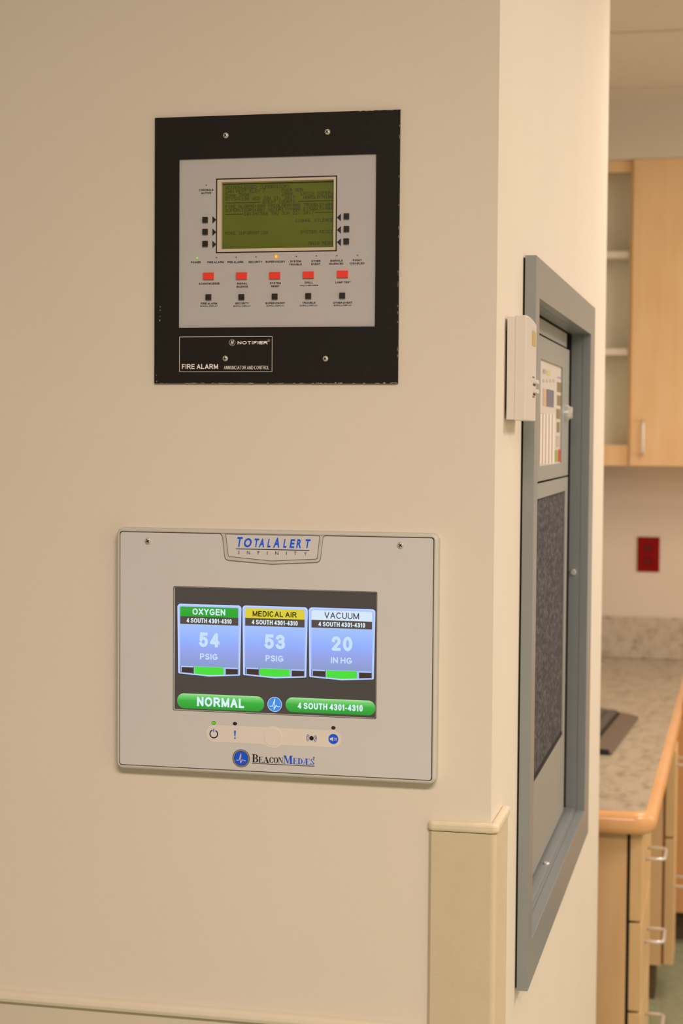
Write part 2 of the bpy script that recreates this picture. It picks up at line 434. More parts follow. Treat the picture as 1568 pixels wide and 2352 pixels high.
# fire alarm plate and its display opening, on the front wall
FP = dict(x0=(front(357, 272).x+front(358, 881).x)/2, x1=(front(921, 253).x+front(913, 881).x)/2,
          z1=(front(357, 272).z+front(921, 253).z)/2, z0=(front(358, 881).z+front(913, 881).z)/2)
def c1(x, y): return 340+x/2.6133, 230+y/2.6133
def c2(x, y): return 490+x/5.2267, 390+y/5.2267
def c3(x, y): return 420+x/3.5636, 560+y/3.5636
def c5(x, y): return 250+x/2.0103, 1190+y/2.0095
def c6(x, y): return 380+x/3.136, 1330+y/3.136
def c7(x, y): return 440+x/4.1263, 1630+y/4.1263
def c8(x, y): return 480+x/5.2267, 1210+y/5.2267
def on(c, x, y, d=0.0):
    p = front(*c(x, y), y=-d); return p.x, p.z
MT = .0012; DEP = .0055
LX0 = on(c2, 96, 560, MT)[0]; LX1 = on(c2, 1441, 530, MT)[0]
LZ1 = (on(c2, 110, 152, MT)[1]+on(c2, 1445, 112, MT)[1])/2; LZ0 = (on(c2, 110, 950, MT)[1]+on(c2, 1437, 930, MT)[1])/2
us = [-2.6, LX0-.004, LX1+.004, 0]; zs = [0, LZ0-.004, LZ1+.004, CEIL]
gridwall('wall_front', 1, us, zs, lambda u, z: us[1] < u < us[2] and zs[1] < z < zs[2], 'wall')
CAB = dict(y0=.262, y1=1.21, z0=.840, z1=1.810, iy0=.303, iy1=1.125, iz0=.898, iz1=1.758, x=.017, b=-.0148)
CAB['y0'] = (side(1226, 586, .017).y+side(1217, 2278, .017).y)/2; CAB['y1'] = (side(1362, 708, .017).y+side(1355, 1912, .017).y)/2
CAB['iy0'] = CAB['y0']+.042; CAB['iy1'] = (side(1352, 770, .017).y+side(1347, 1861, .017).y)/2
CAB['z1'] = (front(1226, 586, CAB['y0']).z+front(1362, 708, CAB['y1']).z)/2; CAB['z0'] = (front(1217, 2278, CAB['y0']).z+front(1355, 1912, CAB['y1']).z)/2
CAB['iz1'] = (front(1233, 683, CAB['iy0']).z+front(1352, 770, CAB['iy1']).z)/2; CAB['iz0'] = (front(1226.7, 2160, CAB['iy0']).z+front(1347, 1861, CAB['iy1']).z)/2
ys = [0, CAB['iy0']-.02, CAB['iy1']+.02, YEND]; zs2 = [0, CAB['iz0']-.02, CAB['iz1']+.02, CEIL]
gridwall('wall_side', 0, ys, zs2, lambda u, z: ys[1] < u < ys[2] and zs2[1] < z < zs2[2], 'wall')
struct(MB().box(XB, -.121, YEND-.12, YEND, 0, CEIL, 'wall').build('wall_end'))
struct(MB().box(XB-.12, XB, YEND, YFAR+.12, 0, CEIL, 'wall2').build('wall_left'))
struct(MB().box(XB, 2.6, YFAR, YFAR+.12, 0, CEIL, 'wall2').build('wall_far'))
struct(MB().box(2.6, 2.72, -3.2, YFAR+.12, 0, CEIL, 'wall').build('wall_right'))
struct(MB().box(-2.6, 2.6, -3.2, YFAR+.12, -.1, 0, 'floor').build('floor'))
struct(MB().box(-2.6, 2.6, -3.2, YFAR+.12, CEIL, CEIL+.1, 'ceil').build('ceiling'))
TY = horiz(1485, 72, CEIL).y; TY2 = horiz(1485, 200, CEIL).y
struct(MB().box(XB, 2.6, TY-.012, TY+.012, CEIL-.004, CEIL, 'tee').build('trim_2'))
struct(MB().box(XB, 2.6, TY2-.012, TY2+.012, CEIL-.004, CEIL, 'tee').build('trim_3'))
SZ = front(1452, 366, UY).z
struct(MB().box(XB, 2.6, UY+.004, YFAR, SZ+.001, CEIL, 'wall2').build('wall_soffit'))
# wall protection: a rounded cap along the wall above a thin vinyl panel
RZ = front(0, 2273).z
prof = [(0, RZ+.001), (-.006, RZ), (-.010, RZ-.003), (-.0115, RZ-.007), (-.010, RZ-.0115), (-.004, RZ-.0125), (0, RZ-.0125)]
GX0 = front(984, 2100, -.004).x
b = MB(); b.prism([(p[0], p[1]) for p in prof], 0, -2.6, GX0-.001, 'rail')
struct(b.build('trim_1', bevel=.001))
struct(MB().box(-2.6, GX0-.001, -.003, 0, .12, RZ-.0126, 'panel').build('trim_5'))

# ------------------------------------------------------------------ corner guard
gt = front(1060, 1890, -.0105).z
cg = thing('corner_guard', 'tan vinyl corner guard with pale cap on the lower wall corner', 'corner guard', (0, 0, 0))
GY1 = side(1163, 2200, .0075).y
def lshape(off, xl, yb, r, n=8):
    """L around the corner (0,0): outer skin offset off from both walls with a rounded nose"""
    pts = [(xl, 0.0), (xl, -off*.55), (xl+.003, -off)]
    for k in range(n+1):
        a = -PI/2+PI/2*k/n
        pts.append((off-r+r*math.cos(a), -off+r+r*math.sin(a)))
    pts += [(off, yb-.003), (off*.55, yb), (0, yb), (0, 0)]
    return pts
b = MB(); b.prism(lshape(.0075, GX0, GY1, .007), 2, 0.1, gt-.0125, 'guard'); b.build('cover', cg, (0, 0, 0), smooth=False)
b = MB(); b.prism(lshape(.0105, GX0-.0015, GY1+.003, .009), 2, gt-.012, gt, 'cap'); b.build('end_cap', cg, (0, 0, 0), bevel=.004, segs=3)

# ------------------------------------------------------------------ fire alarm annunciator
PT = .004                            # plate face and membrane stand this far off the wall
fa = thing('fire_alarm_panel', 'black fire alarm annunciator with green text display, above the wider gas panel', 'fire alarm panel', ((FP['x0']+FP['x1'])/2, 0, FP['z0']))
mx0 = (front(410, 365, -PT).x+front(410, 752, -PT).x)/2; mx1 = (front(864.5, 353, -PT).x+front(860, 750, -PT).x)/2
mz1 = (front(410, 365, -PT).z+front(864.5, 353.5, -PT).z)/2; mz0 = (front(410, 752.5, -PT).z+front(860, 750, -PT).z)/2
def corners(x0, x1, z0, z1): return [(x0, z0), (x1, z0), (x1, z1), (x0, z1)]
b = MB(); b.ring(corners(FP['x0'], FP['x1'], FP['z0'], FP['z1']), corners(mx0, mx1, mz0, mz1), 1, -.0001, -PT, 'black', 'black')
# worn paint: chips along the left edge and the lower edge
def blob(cx, cz, w, h, n=9):
    return [(cx+w/2*math.cos(2*PI*k/n)*random.uniform(.55, 1.1), cz+h/2*math.sin(2*PI*k/n)*random.uniform(.55, 1.1)) for k in range(n)]
for x, y, w, h in ((73, 1240, 5, 14), (72, 1262, 6, 12), (72, 1298, 4, 8), (70, 1322, 8, 14), (50, 1652, 3, 10), (52, 1690, 5, 12)):
    x_, z_ = on(c1, x, y, PT); k = .0002; b.flat(blob(x_, z_, w*k, h*k), -PT-.0001, 'chip')
for i in range(46):
    t = random.random(); x_ = FP['x0']+(FP['x1']-FP['x0'])*t; d = random.uniform(.0004, .0014)*(1.6 if t > .75 else 1)
    b.flat(blob(x_, FP['z0']+d*.35, random.uniform(.002, .012), d), -PT-.0001, 'chip')
for i in range(14):
    z_ = FP['z0']+(FP['z1']-FP['z0'])*random.random(); b.flat(blob(FP['x1']-.0004, z_, .0007, random.uniform(.002, .01)), -PT-.0001, 'chip')
for i in range(10):
    x_ = FP['x1']-random.random()*.05; b.flat(blob(x_, FP['z1']-.0004, random.uniform(.002, .008), .0006), -PT-.0001, 'chip')
b.raw = True
b2 = b.build('face_plate', fa)
# membrane with the display opening
b = MB(); b.ring(corners(mx0, mx1, mz0, mz1), corners(LX0, LX1, LZ0, LZ1), 1, -.0001, -MT, 'membrane'); b.build('membrane', fa)
# display: bevelled white frame, glass, segments
b = MB(); ins = .0018
o4 = corners(LX0, LX1, LZ0, LZ1); i4 = corners(front(*c2(110, 560), y=DEP-.0015).x, LX1+.0006, LZ0-.0006, front(*c2(777, 150), y=DEP-.0015).z)
n = 4
vs = [(p[0], -MT, p[1]) for p in o4]+[(p[0], DEP-.0015, p[1]) for p in i4]
b.add(vs, [(i, (i+1) % 4, 4+(i+1) % 4, 4+i) for i in range(4)], 'bezel_white')
lw = .0065
disp = MB()
oo = [on(c2, 33, 108, MT), on(c2, 1487, 68, MT), on(c2, 1475, 975, MT), on(c2, 33, 1003, MT)]
ox0 = (oo[0][0]+oo[3][0])/2+.0006; ox1 = (oo[1][0]+oo[2][0])/2-.0006; oz1 = (oo[0][1]+oo[1][1])/2-.0006; oz0 = (oo[2][1]+oo[3][1])/2+.0006
y = -MT-.00015
wh = corners(ox0, ox1, oz0, oz1)
for q in ([wh[0], wh[1], (LX1, LZ0), (LX0, LZ0)], [wh[1], wh[2], (LX1, LZ1), (LX1, LZ0)], [wh[2], wh[3], (LX0, LZ1), (LX1, LZ1)], [wh[3], wh[0], (LX0, LZ0), (LX0, LZ1)]):
    b.flat(q, y, 'bezel_white')
for q in ([0, 1], [1, 2], [2, 3], [3, 0]): b.stroke([wh[q[0]], wh[q[1]]], .0014, y-.0001, 'ink')
frame = b.build('display_frame', fa)
b = MB(); b.flat(corners(LX0-.001, LX1+.001, LZ0-.001, LZ1+.001), DEP, 'lcd')
# 240 x 128 dots, 40 x 16 characters
FONT = {'0': '3E5149453E', '1': '00427F4000', '2': '4261514946', '3': '2141454B31', '4': '1814127F10', '5': '2745454539', '6': '3C4A494930', '7': '0171090503', '8': '3649494936', '9': '064949291E', ':': '0036360000', ',': '0050300000', 'A': '7E1111117E', 'B': '7F49494936', 'C': '3E41414122', 'D': '7F4141221C', 'E': '7F49494941', 'F': '7F09090901', 'G': '3E4149497A', 'H': '7F0808087F', 'I': '00417F4100', 'J': '2040413F01', 'K': '7F08142241', 'L': '7F40404040', 'M': '7F020C027F', 'N': '7F0408107F', 'O': '3E4141413E', 'P': '7F09090906', 'R': '7F09192946', 'S': '4649494931', 'T': '01017F0101', 'U': '3F4040403F', 'V': '1F2040201F', 'W': '3F4038403F', 'Y': '0708700807', 'Z': '6151494543', 'o': '3844444438', 'n': '7C08040478', 'e': '3854545418'}
p0 = front(*c2(145, 216-20), y=DEP); p1 = front(*c2(1437, 216-20-28), y=DEP)
dw = (p1.x-p0.x)/239.0
zr0 = front(*c2(145, 216), y=DEP).z; zr15 = front(*c2(145, 900), y=DEP).z
rowh = (zr0-zr15)/15; dh = rowh/8
def lcd(s, row, colm):
    for i, ch in enumerate(s):
        if ch not in FONT: continue
        for k in range(5):
            v = int(FONT[ch][2*k:2*k+2], 16); r = 0
            while r < 7:
                if v >> r & 1:
                    e = r
                    while e < 7 and v >> e & 1: e += 1
                    x = p0.x+((colm+i)*6+k)*dw; zt = zr0-row*rowh+3.5*dh
                    b.flat(corners(x, x+dw*1.0, zt-e*dh, zt-r*dh), DEP-.0001, 'lcd_ink'); r = e
                else: r += 1
def lline(row, ca, cb):
    z = zr0-row*rowh; b.flat(corners(p0.x+ca*6*dw, p0.x+cb*6*dw, z-dh*1.0, z+dh*.6), DEP-.0001, 'lcd_ink')
for s, r_, cc in (('ACKNOWLEDGED SUPERVISORY', 0, 0), ('CHH PENT ELEV 7', 1, 0), ('PWER MON', 1, 21), ('Zone Z800', 2, 0), ('Z800', 2, 21),
                  ('LATCH SUPERV', 2, 28), ('07:57:10A WED JUN 21, 2017', 3, 0), ('N005L07M106', 3, 29), ('EVENT COUNTS', 4, 14),
                  ('FIRE ALARMS:000 PREALARM:000 TROUBLE:000', 5, 0), ('SUPERVISORY:001 SECURITY:000 DISABLE:000', 6, 0),
                  ('10:34:56A THU JUN 22, 2017', 7, 7), ('SIGNAL SILENCE', 9, 26), ('MORE INFORMATION', 12, 0), ('SYSTEM RESET', 12, 28), ('MAIN MENU', 15, 31)):
    lcd(s, r_, cc)
lline(4, 0, 13); lline(4, 27, 40); lline(7, 0, 6.8); lline(7, 33.2, 40)
b.raw = True
b.build('display_screen', fa)
# printed legends
b = MB(); b.raw = True
yt = -MT-.0002
def leg(c, s, x0, x1, yb, cap, bold=.02, bb=None, d=MT, mm='ink', shear=0.0, yy=None, sw=None):
    xa = on(c, x0, yb, d)[0]; xb = on(c, x1, yb, d)[0]; xm = (x0+x1)/2
    zb = on(c, xm, yb, d)[1]; h = on(c, xm, yb-cap, d)[1]-zb
    if bold < .01 and not sw: (bb or b).text(s, xa, xb, zb, h, yt if yy is None else yy, mm, bold, shear)
    else: (bb or b).sans(s, xa, xb, zb, h, yt if yy is None else yy, mm, sw or .23)
for s, x0, x1, yb in (('POWER', 66, 146, 160), ('FIRE ALARM', 200, 334, 159), ('PRE-ALARM', 365, 493, 158), ('SECURITY', 537, 648, 157), ('SUPERVISORY', 676, 836, 155),
                      ('SYSTEM', 877, 966, 151), ('TROUBLE', 870, 972, 177), ('OTHER', 1050, 1125, 149), ('EVENT', 1051, 1124, 174), ('SIGNALS', 1205, 1307, 146),
                      ('SILENCED', 1198, 1312, 171), ('POINT', 1390, 1463, 143), ('DISABLED', 1367, 1485, 168), ('ACKNOWLEDGE', 129, 300, 334), ('SIGNAL', 442, 526, 333),
                      ('SILENCE', 438, 531, 359), ('SYSTEM', 712, 801, 330), ('RESET', 722, 790, 356), ('DRILL', 997, 1065, 326), ('LAMP TEST', 1248, 1372, 323),
                      ('FIRE ALARM', 147, 280, 497), ('SECURITY', 428, 539, 496), ('SUPERVISORY', 675, 834, 494), ('TROUBLE', 978, 1083, 491), ('OTHER EVENT', 1229, 1386, 490)):
    leg(c3, s, x0, x1, yb, 16)
for s, x0, x1, yb in (('HOLD 2 SECONDS', 958, 1106, 346), ('SCROLL DISPLAY', 143, 284, 515), ('SCROLL DISPLAY', 413, 554, 515), ('SCROLL DISPLAY', 684, 828, 513),
                      ('SCROLL DISPLAY', 958, 1101, 511), ('SCROLL DISPLAY', 1234, 1380, 509)):
    leg(c3, s, x0, x1, yb, 11)
leg(c1, 'CONTROLS', 305, 392, 546, 12); leg(c1, 'ACTIVE', 319, 378, 564, 12)
for yc in (719, 793, 866):
    a = on(c1, 386, yc, MT); w = on(c1, 409, yc, MT)[0]-a[0]; b.flat([(a[0], a[1]-w*.95), (a[0]+w, a[1]), (a[0], a[1]+w*.95)], yt, 'ink')
for yc in (704, 779, 853):
    a = on(c1, 1157, yc, MT); w = a[0]-on(c1, 1133, yc, MT)[0]; b.flat([(a[0], a[1]-w*.95), (a[0]-w, a[1]), (a[0], a[1]+w*.95)], yt, 'ink')
b.build('printed_lettering', fa)
# maker's nameplate outline and lettering on the black plate
b = MB(); b.raw = True; yy = -PT-.0002
q = [on(c1, 190, 1417, PT), on(c1, 747, 1423, PT), on(c1, 741, 1635, PT), on(c1, 187, 1626, PT)]
x0 = (q[0][0]+q[3][0])/2; x1 = (q[1][0]+q[2][0])/2; z1 = (q[0][1]+q[1][1])/2; z0 = (q[2][1]+q[3][1])/2
b.stroke(corners(x0, x1, z0, z1), .0005, yy, 'white_ink', True)
leg(c1, 'NOTIFIER', 537, 717, 1466, 20, .035, b, PT, 'white_ink', yy=yy, sw=.25)
leg(c1, 'FIRE ALARM', 203, 420, 1614, 30, .035, b, PT, 'white_ink', yy=yy, sw=.19)
leg(c1, 'ANNUNCIATOR AND CONTROL', 455, 726, 1616, 22, .0, b, PT, 'white_ink', yy=yy, sw=.10)
ex, ez = on(c1, 505, 1455, PT); er = .0036
b.stroke(circ(ex, ez, er), .0006, yy, 'white_ink', True)
b.stroke([(ex-.0015, ez-.0024), (ex-.0008, ez+.0026), (ex+.0008, ez-.0026), (ex+.0015, ez+.0024)], .0008, yy, 'white_ink')
ex, ez = on(c1, 724, 1444, PT); b.stroke(circ(ex, ez, .0014, 16), .0003, yy, 'white_ink', True)
b.text('R', ex-.0006, ex+.0006, ez-.0008, .0016, yy, 'white_ink')
b.build('nameplate', fa)
# keys, lights, screws: one of each kind, then copies
def key(w, h, m):
    k = MB(); k.box(-w/2-.0006, w/2+.0006, -.0005, 0, -h/2-.0006, h/2+.0006, 'key_rim'); k.box(-w/2, w/2, -.0032, 0, -h/2, h/2, m); return k
def copies(mb, name, spots, parent, d, label=None, bevel=0.0, smooth=False):
    first = None
    for x, z in spots:
        at = (x, -d, z)
        if first is None:
            first = MB(); first.v = [(v[0]+at[0], v[1]+at[1], v[2]+at[2]) for v in mb.v]; first.f = mb.f; first.m = mb.m
            first = first.build(name, parent, at, bevel, smooth)
            if label: first['label'] = label
        else: dup(first, at, parent)
    return first
u = .5*.001
copies(key(.0062, .0066, 'key_black'), 'button', [on(c1, x, y_, MT) for x, y_ in ((345, 719), (345, 791), (345, 863), (1192, 698), (1192, 774), (1191, 848))], fa, MT, 'small black square button')
copies(key(.0066, .0066, 'key_black'), 'button', [on(c3, x, y_, MT) for x, y_ in ((212, 437), (482, 436), (754, 432), (1028, 428), (1306, 424))], fa, MT, 'small black square button')
copies(key(.0128, .0079, 'key_red'), 'button', [on(c3, x, y_, MT) for x, y_ in ((212.5, 265), (482.5, 263), (754, 260), (1028.5, 255), (1308, 249))], fa, MT, 'red rectangular button')
k = MB(); k.box(-.0011, .0011, -.0004, 0, -.0008, .0008, 'key_rim'); k.box(-.0006, .0006, -.0006, 0, -.0005, .0005, 'led_off')
copies(k, 'indicator_light', [on(c3, x, y_, MT) for x, y_ in ((276, 112), (437, 110), (599, 107), (929, 102), (1093, 99), (1260, 97), (1430, 93))]+[on(c1, 350, 511, MT)], fa, MT)
k = MB(); k.box(-.0011, .0011, -.0004, 0, -.0010, .0010, 'led_green'); k.box(-.0005, .0005, -.0007, 0, -.0006, .0005, 'led_green_core')
copies(k, 'indicator_light', [on(c3, 116, 115, MT)], fa, MT, 'lit green light')
k = MB(); k.cyl((0, -.0006, 0), 1, .0021, .0006, 'led_amber', 16); k.box(-.0010, .0010, -.0009, 0, -.0013, .0013, 'led_amber_core')
copies(k, 'indicator_light', [on(c3, 763, 104, MT)], fa, MT, 'lit amber light')
def screw(r, name, spots, parent, d, angs):
    for (x, z), a in zip(spots, angs):
        k = MB(); at = (x, -d, z)
        n = 24; prof = ((r, 0), (r*.92, .35*r), (r*.6, .55*r), (0.001*r, .62*r))
        vs = [(x+q*math.cos(2*PI*i/n), -d-hh, z+q*math.sin(2*PI*i/n)) for q, hh in prof for i in range(n)]
        k.add(vs, [(j*n+i, j*n+(i+1) % n, (j+1)*n+(i+1) % n, (j+1)*n+i) for j in range(3) for i in range(n)], 'screw')
        s = k.build(name, parent, at, smooth=True)
        k = MB()
        for t in (a, a+PI/2):
            ca, sa = math.cos(t), math.sin(t); L, w = r*.58, r*.14
            k.prism([(x+px*ca-pz*sa, z+px*sa+pz*ca) for px, pz in ((-L, -w), (L, -w), (L, w), (-L, w))], 1, -d-.50*r, -d-.66*r, 'dark')
        k.build('cross_slot', s, at)
screw(.0034, 'screw', [on(c1, x, y_, PT) for x, y_ in ((466, 212), (1076, 191), (463, 1551), (1064, 1552))], fa, PT, (.9, .6, .1, .7))

# ------------------------------------------------------------------ medical gas alarm panel
GD = .017
gx0 = (front(275, 1223, -GD).x+front(276, 1758, -GD).x)/2; gx1 = (front(993, 1234, -GD).x+front(993, 1792, -GD).x)/2
gz1 = (front(275, 1223, -GD).z+front(993, 1234, -GD).z)/2; gz0 = (front(275, 1757, -GD).z+front(993, 1791, -GD).z)/2
ga = thing('gas_alarm_panel', 'pale grey medical gas alarm panel with three lit gauge tiles, below the black panel', 'gas alarm panel', ((gx0+gx1)/2, 0, gz0))
b = MB()
bw = .0050
sects = [(bw, 0, .007), (bw, -.0135, .007), (bw-.0004, -.0155, .007), (bw-.0013, -.0168, .0065), (bw-.0026, -GD-.0007, .005), (.0012, -GD-.0007, .003), (.0006, -GD, .003)]
rings = [rrect(gx0-o_, gx1+o_, gz0-o_, gz1+o_, max(r_+o_*.3, .002)) for o_, y_, r_ in sects]
n = len(rings[0])
vs = [(p[0], sects[i][1], p[1]) for i, rg in enumerate(rings) for p in rg]
fs = [(i*n+k, i*n+(k+1) % n, (i+1)*n+(k+1) % n, (i+1)*n+k) for i in range(len(rings)-1) for k in range(n)]
b.add(vs, fs, 'gas_bezel'); b.build('bezel', ga, smooth=False)
# face plate with a thin dark groove around it and the screen opening
sx0 = (on(c6, 58, 60, GD)[0]+on(c6, 62, 942, GD)[0])/2; sx1 = (on(c6, 1517, 92, GD)[0]+on(c6, 1515, 1002, GD)[0])/2
sz1 = (on(c6, 58, 60, GD)[1]+on(c6, 1517, 92, GD)[1])/2; sz0 = (on(c6, 62, 942, GD)[1]+on(c6, 1515, 1002, GD)[1])/2
b = MB()
ro = rrect(gx0, gx1, gz0, gz1, .003); ri = rrect(sx0, sx1, sz0, sz1, .0015)
b.ring(ro, ri, 1, -.002, -GD, 'gas_face', 'gas_face')
b.stroke(ro, .0007, -GD-.00005, 'groove', True)
b.stroke(rrect(sx0-.0006, sx1+.0006, sz0-.0006, sz1+.0006, .002), .0007, -GD-.00008, 'groove', True)
b.raw = True
b.build('face_plate', ga)
# badge at the top: raised shield shape
def P8(x, y_, d=GD): return on(c8, x, y_, d)
def P8s(pts, d=GD):
    # tidy: heights are read at the badge centre line so level edges stay level
    return [(on(c8, x, y_, d)[0], on(c8, 765, y_-(x-765)*.0195, d)[1]) for x, y_ in pts]
bo = P8s([(140, 80), (158, 100), (168, 130), (192, 360), (205, 388), (232, 402), (755, 448), (1296, 423), (1325, 410), (1342, 380), (1370, 135), (1378, 118), (1398, 104)])
bi = P8s([(203, 88), (235, 345), (243, 358), (755, 409), (1290, 384), (1301, 374), (1330, 118), (1322, 108)])
b = MB()
b.prism(bo, 1, -GD+.001, -GD-.0012, 'gas_bezel')
b.build('badge', ga)
badge = [o for o in COL.objects if o.name == 'badge'][0]
b = MB(); b.raw = True; yb_ = -GD-.0013
b.flat(bi, yb_, 'gas_face'); b.stroke(bi, .0006, yb_-.0001, 'groove', True)
b.stroke(bo, .0005, yb_-.0001, 'groove')
GB = GD+.0014
for ch, x0, x1, yb, cap in (('T', 325, 405, 235, 108), ('O', 412, 518, 240, 98), ('T', 533, 602, 240, 95), ('A', 595, 675, 243, 96), ('L', 698, 750, 243, 95),
                            ('A', 768, 860, 246, 110), ('L', 888, 942, 247, 96), ('E', 965, 1035, 250, 97), ('R', 1045, 1118, 251, 98), ('T', 1145, 1218, 252, 98)):
    sh = .16
    xa = on(c8, x0, yb, GB)[0]; xb = on(c8, x1, yb, GB)[0]; zb = on(c8, (x0+x1)/2, yb, GB)[1]; h = on(c8, x0, yb-cap, GB)[1]-on(c8, x0, yb, GB)[1]
    b.text(ch, xa, xb-sh*h, zb, h, yb_-.0002, 'blue_ink', .032, sh)
for ch, x0, x1, yb in (('I', 355, 363, 328), ('N', 455, 490, 331), ('F', 583, 606, 332), ('I', 695, 702, 335), ('N', 795, 832, 336), ('I', 924, 931, 338), ('T', 1018, 1050, 340), ('Y', 1140, 1172, 344)):
    leg(c8, ch, x0, x1, yb, 41, 0, b, GB, 'ink2', yy=yb_-.0002)
b.stroke([P8(325, 264, GB), P8(1200, 283, GB)], .0009, yb_-.0002, 'ink2')
b.build('badge_lettering', badge)
# screen: everything shown on it is part of its own picture
SD = GD-.004
b = MB(); b.raw = True
b.flat(rect(sx0-.002, sx1+.002, sz0-.002, sz1+.002), -SD, 'g_bg')
def Q(x, y_, xr=None):
    p = on(c6, x, y_, SD)
    return p if xr is None else (p[0], on(c6, xr, y_, SD)[1])
def box6(x0, x1, y0, y1, xr, lay, m, r=0):
    a = Q(x0, y0, xr); e = Q(x1, y1, xr)
    pts = rrect(a[0], e[0], e[1], a[1], r) if r else rect(a[0], e[0], e[1], a[1])
    b.flat(pts, -SD-lay*.00003, m)
LZA = Q(318, 340)[1]; LZB = Q(318, 620)[1]
def ramp(name, zr): M[name] = glow(name, (140, 160, 250), 1.0, [(0, (140, 158, 208)), (.3, (150, 162, 232)), (.62, (148, 178, 255)), (1, (164, 194, 250))], zr)
def t6(s, x0, x1, yb, cap, xr, m, bold=.2):
    xa = Q(x0, yb)[0]; xb = Q(x1, yb)[0]; zb = Q(xr, yb)[1]; h = Q(xr, yb-cap)[1]-zb
    b.sans(s, xa, xb, zb, h, -SD-.0004, m, bold)
tiles = ((85, 545, 0, 'OXYGEN', 'g_green', 'g_text', (195, 430), '54', (243, 388), 'PSIG', (249, 376), (153, 476)),
         (553, 1022, 13, 'MEDICAL AIR', 'g_yellow', 'g_dark', (628, 944), '53', (714, 860), 'PSIG', (721, 849), (622, 952)),
         (1030, 1508, 27, 'VACUUM', 'g_white', 'g_dark2', (1145, 1393), '20', (1196, 1344), 'IN HG', (1191, 1343), (1102, 1437)))
for x0, x1, dy, hd, hm, tm, hx, num, nx, un, ux, rx in tiles:
    xc = (x0+x1)/2; wd = x1-x0
    name = 'screen_tile_'+hd.split()[0].lower()
    za = Q(xc, 335+dy)[1]; zb = Q(xc, 625+dy)[1]; ramp(name, (zb-gz0, za-gz0))
    a = Q(x0, 183+dy, xc); e = Q(x1, 688+dy, xc); tip = Q(xc, 703+dy)[1]
    rr = .004
    top = [p for p in rrect(a[0], e[0], e[1], a[1], rr) if p[1] > (a[1]+e[1])/2]      # rounded upper corners, right to left
    def shield(ins, bot):
        pts = [(xq+(ins if xq < (a[0]+e[0])/2 else -ins), zq-ins) for xq, zq in top]
        xl = a[0]+ins+.0013; xr_ = e[0]-ins-.0013
        zb1 = e[1]+ins; zt = tip+ins
        return pts+[(xl, zb1+.001), (xl+.0006, zb1), ((xl+xr_)/2, zt), (xr_-.0006, zb1), (xr_, zb1+.001)]
    b.flat(shield(-.0006, 0), -SD-.00003, 'g_shadow')
    b.flat(shield(0, 0), -SD-.00006, 'g_line')
    b.flat([(p[0], p[1]) for p in shield(.0008, 0)], -SD-.00008, 'g_line_hi')
    b.flat([(p[0], p[1]) for p in shield(.0014, 0)], -SD-.00010, 'g_line')
    hl, hr = x0+21, x1-21
    box6(hl, hr, 328+dy, 632+dy, xc, 5, name)
    box6(hl, hr, 203+dy, 276+dy, xc, 5, hm, .0016)
    box6(hl, hr, 240+dy, 276+dy, xc, 5, hm)
    box6(hl, hr, 273+dy, 329+dy, xc, 6, 'g_grey')
    t6(hd, hx[0], hx[1], 260+dy, 46 if hd != 'MEDICAL AIR' else 40, xc, tm, .19 if hd == 'OXYGEN' else (.18 if hd == 'MEDICAL AIR' else .14))
    t6('4 SOUTH 4301-4310', rx[0], rx[1], 318+dy, 34, xc, 'g_text', .19)
    t6(num, nx[0], nx[1], 491+dy, 105, xc, 'g_num', .22)
    t6(un, ux[0], ux[1], 581+dy, 44, xc, 'g_num', .19)
    # gauge along the lower edge
    def shape(xa, xb, ya, m, lay, up):
        A = Q(xa, ya, xc); Bq = Q(xb, ya, xc)
        def low(xw):
            t = (xw-a[0])/(e[0]-a[0]); return e[1]+(tip-e[1])*(1-abs(2*t-1))+up
        pts = [(A[0], A[1]), (A[0], low(A[0]))]
        if A[0] < (a[0]+e[0])/2 < Bq[0]: pts.append(((a[0]+e[0])/2, low((a[0]+e[0])/2)))
        pts += [(Bq[0], low(Bq[0])), (Bq[0], Bq[1])]
        b.flat(pts, -SD-lay*.00003, m)
    k = wd/460
    shape(hl, hr, 632+dy, 'g_shadow', 7, .0014)
    for xa, xb in ((hl+4, hl+96*k), (hr-96*k, hr-2)):
        shape(xa, xb, 632+dy, 'g_line', 8, .0016); shape(xa+6, xb-1, 641+dy, 'g_hole', 9, .0020)
    shape(hl+100*k, hr-97*k, 632+dy, 'g_line', 8, .0014); shape(hl+104*k, hr-104*k, 634+dy, 'g_bright', 9, .0018)
M['g_pill'] = glow('screen_pill', (60, 170, 60), 1.0, [(0, (44, 150, 48)), (.55, (60, 176, 62)), (.85, (120, 206, 112)), (1, (170, 226, 160))], (Q(395, 950)[1]-gz0, Q(395, 832)[1]-gz0))
M['g_pill2'] = glow('screen_pill_second', (60, 170, 60), 1.0, [(0, (44, 150, 48)), (.55, (60, 176, 62)), (.85, (120, 206, 112)), (1, (170, 226, 160))], (Q(1186, 976)[1]-gz0, Q(1186, 864)[1]-gz0))
for xa, xb, ya, yb2, m in ((84, 710, 834, 942, 'g_pill'), (865, 1510, 864, 970, 'g_pill2')):
    xc = (xa+xb)/2; A = Q(xa, ya, xc); E_ = Q(xb, yb2, xc); rr = (A[1]-E_[1])/2*.96
    b.flat(rrect(A[0], E_[0], E_[1], A[1], rr, 10), -SD-.00006, m)
t6('NORMAL', 228, 566, 922, 68, 397, 'g_text', .21); t6('4 SOUTH 4301-4310', 953, 1420, 944, 46, 1186, 'g_text', .2)
ex, ez = Q(786, 903); er = Q(838, 903)[0]-ex
b.flat(circ(ex, ez, er), -SD-.00006, 'g_num'); b.flat(circ(ex, ez, er*.93), -SD-.00009, 'g_blue')
PULSE = [(-.66, -.24), (-.28, -.24), (-.12, .05), (.02, .82), (-.02, -.1), (-.16, -.62), (.12, -.02), (.26, .0), (.36, -.26), (.72, -.26)]
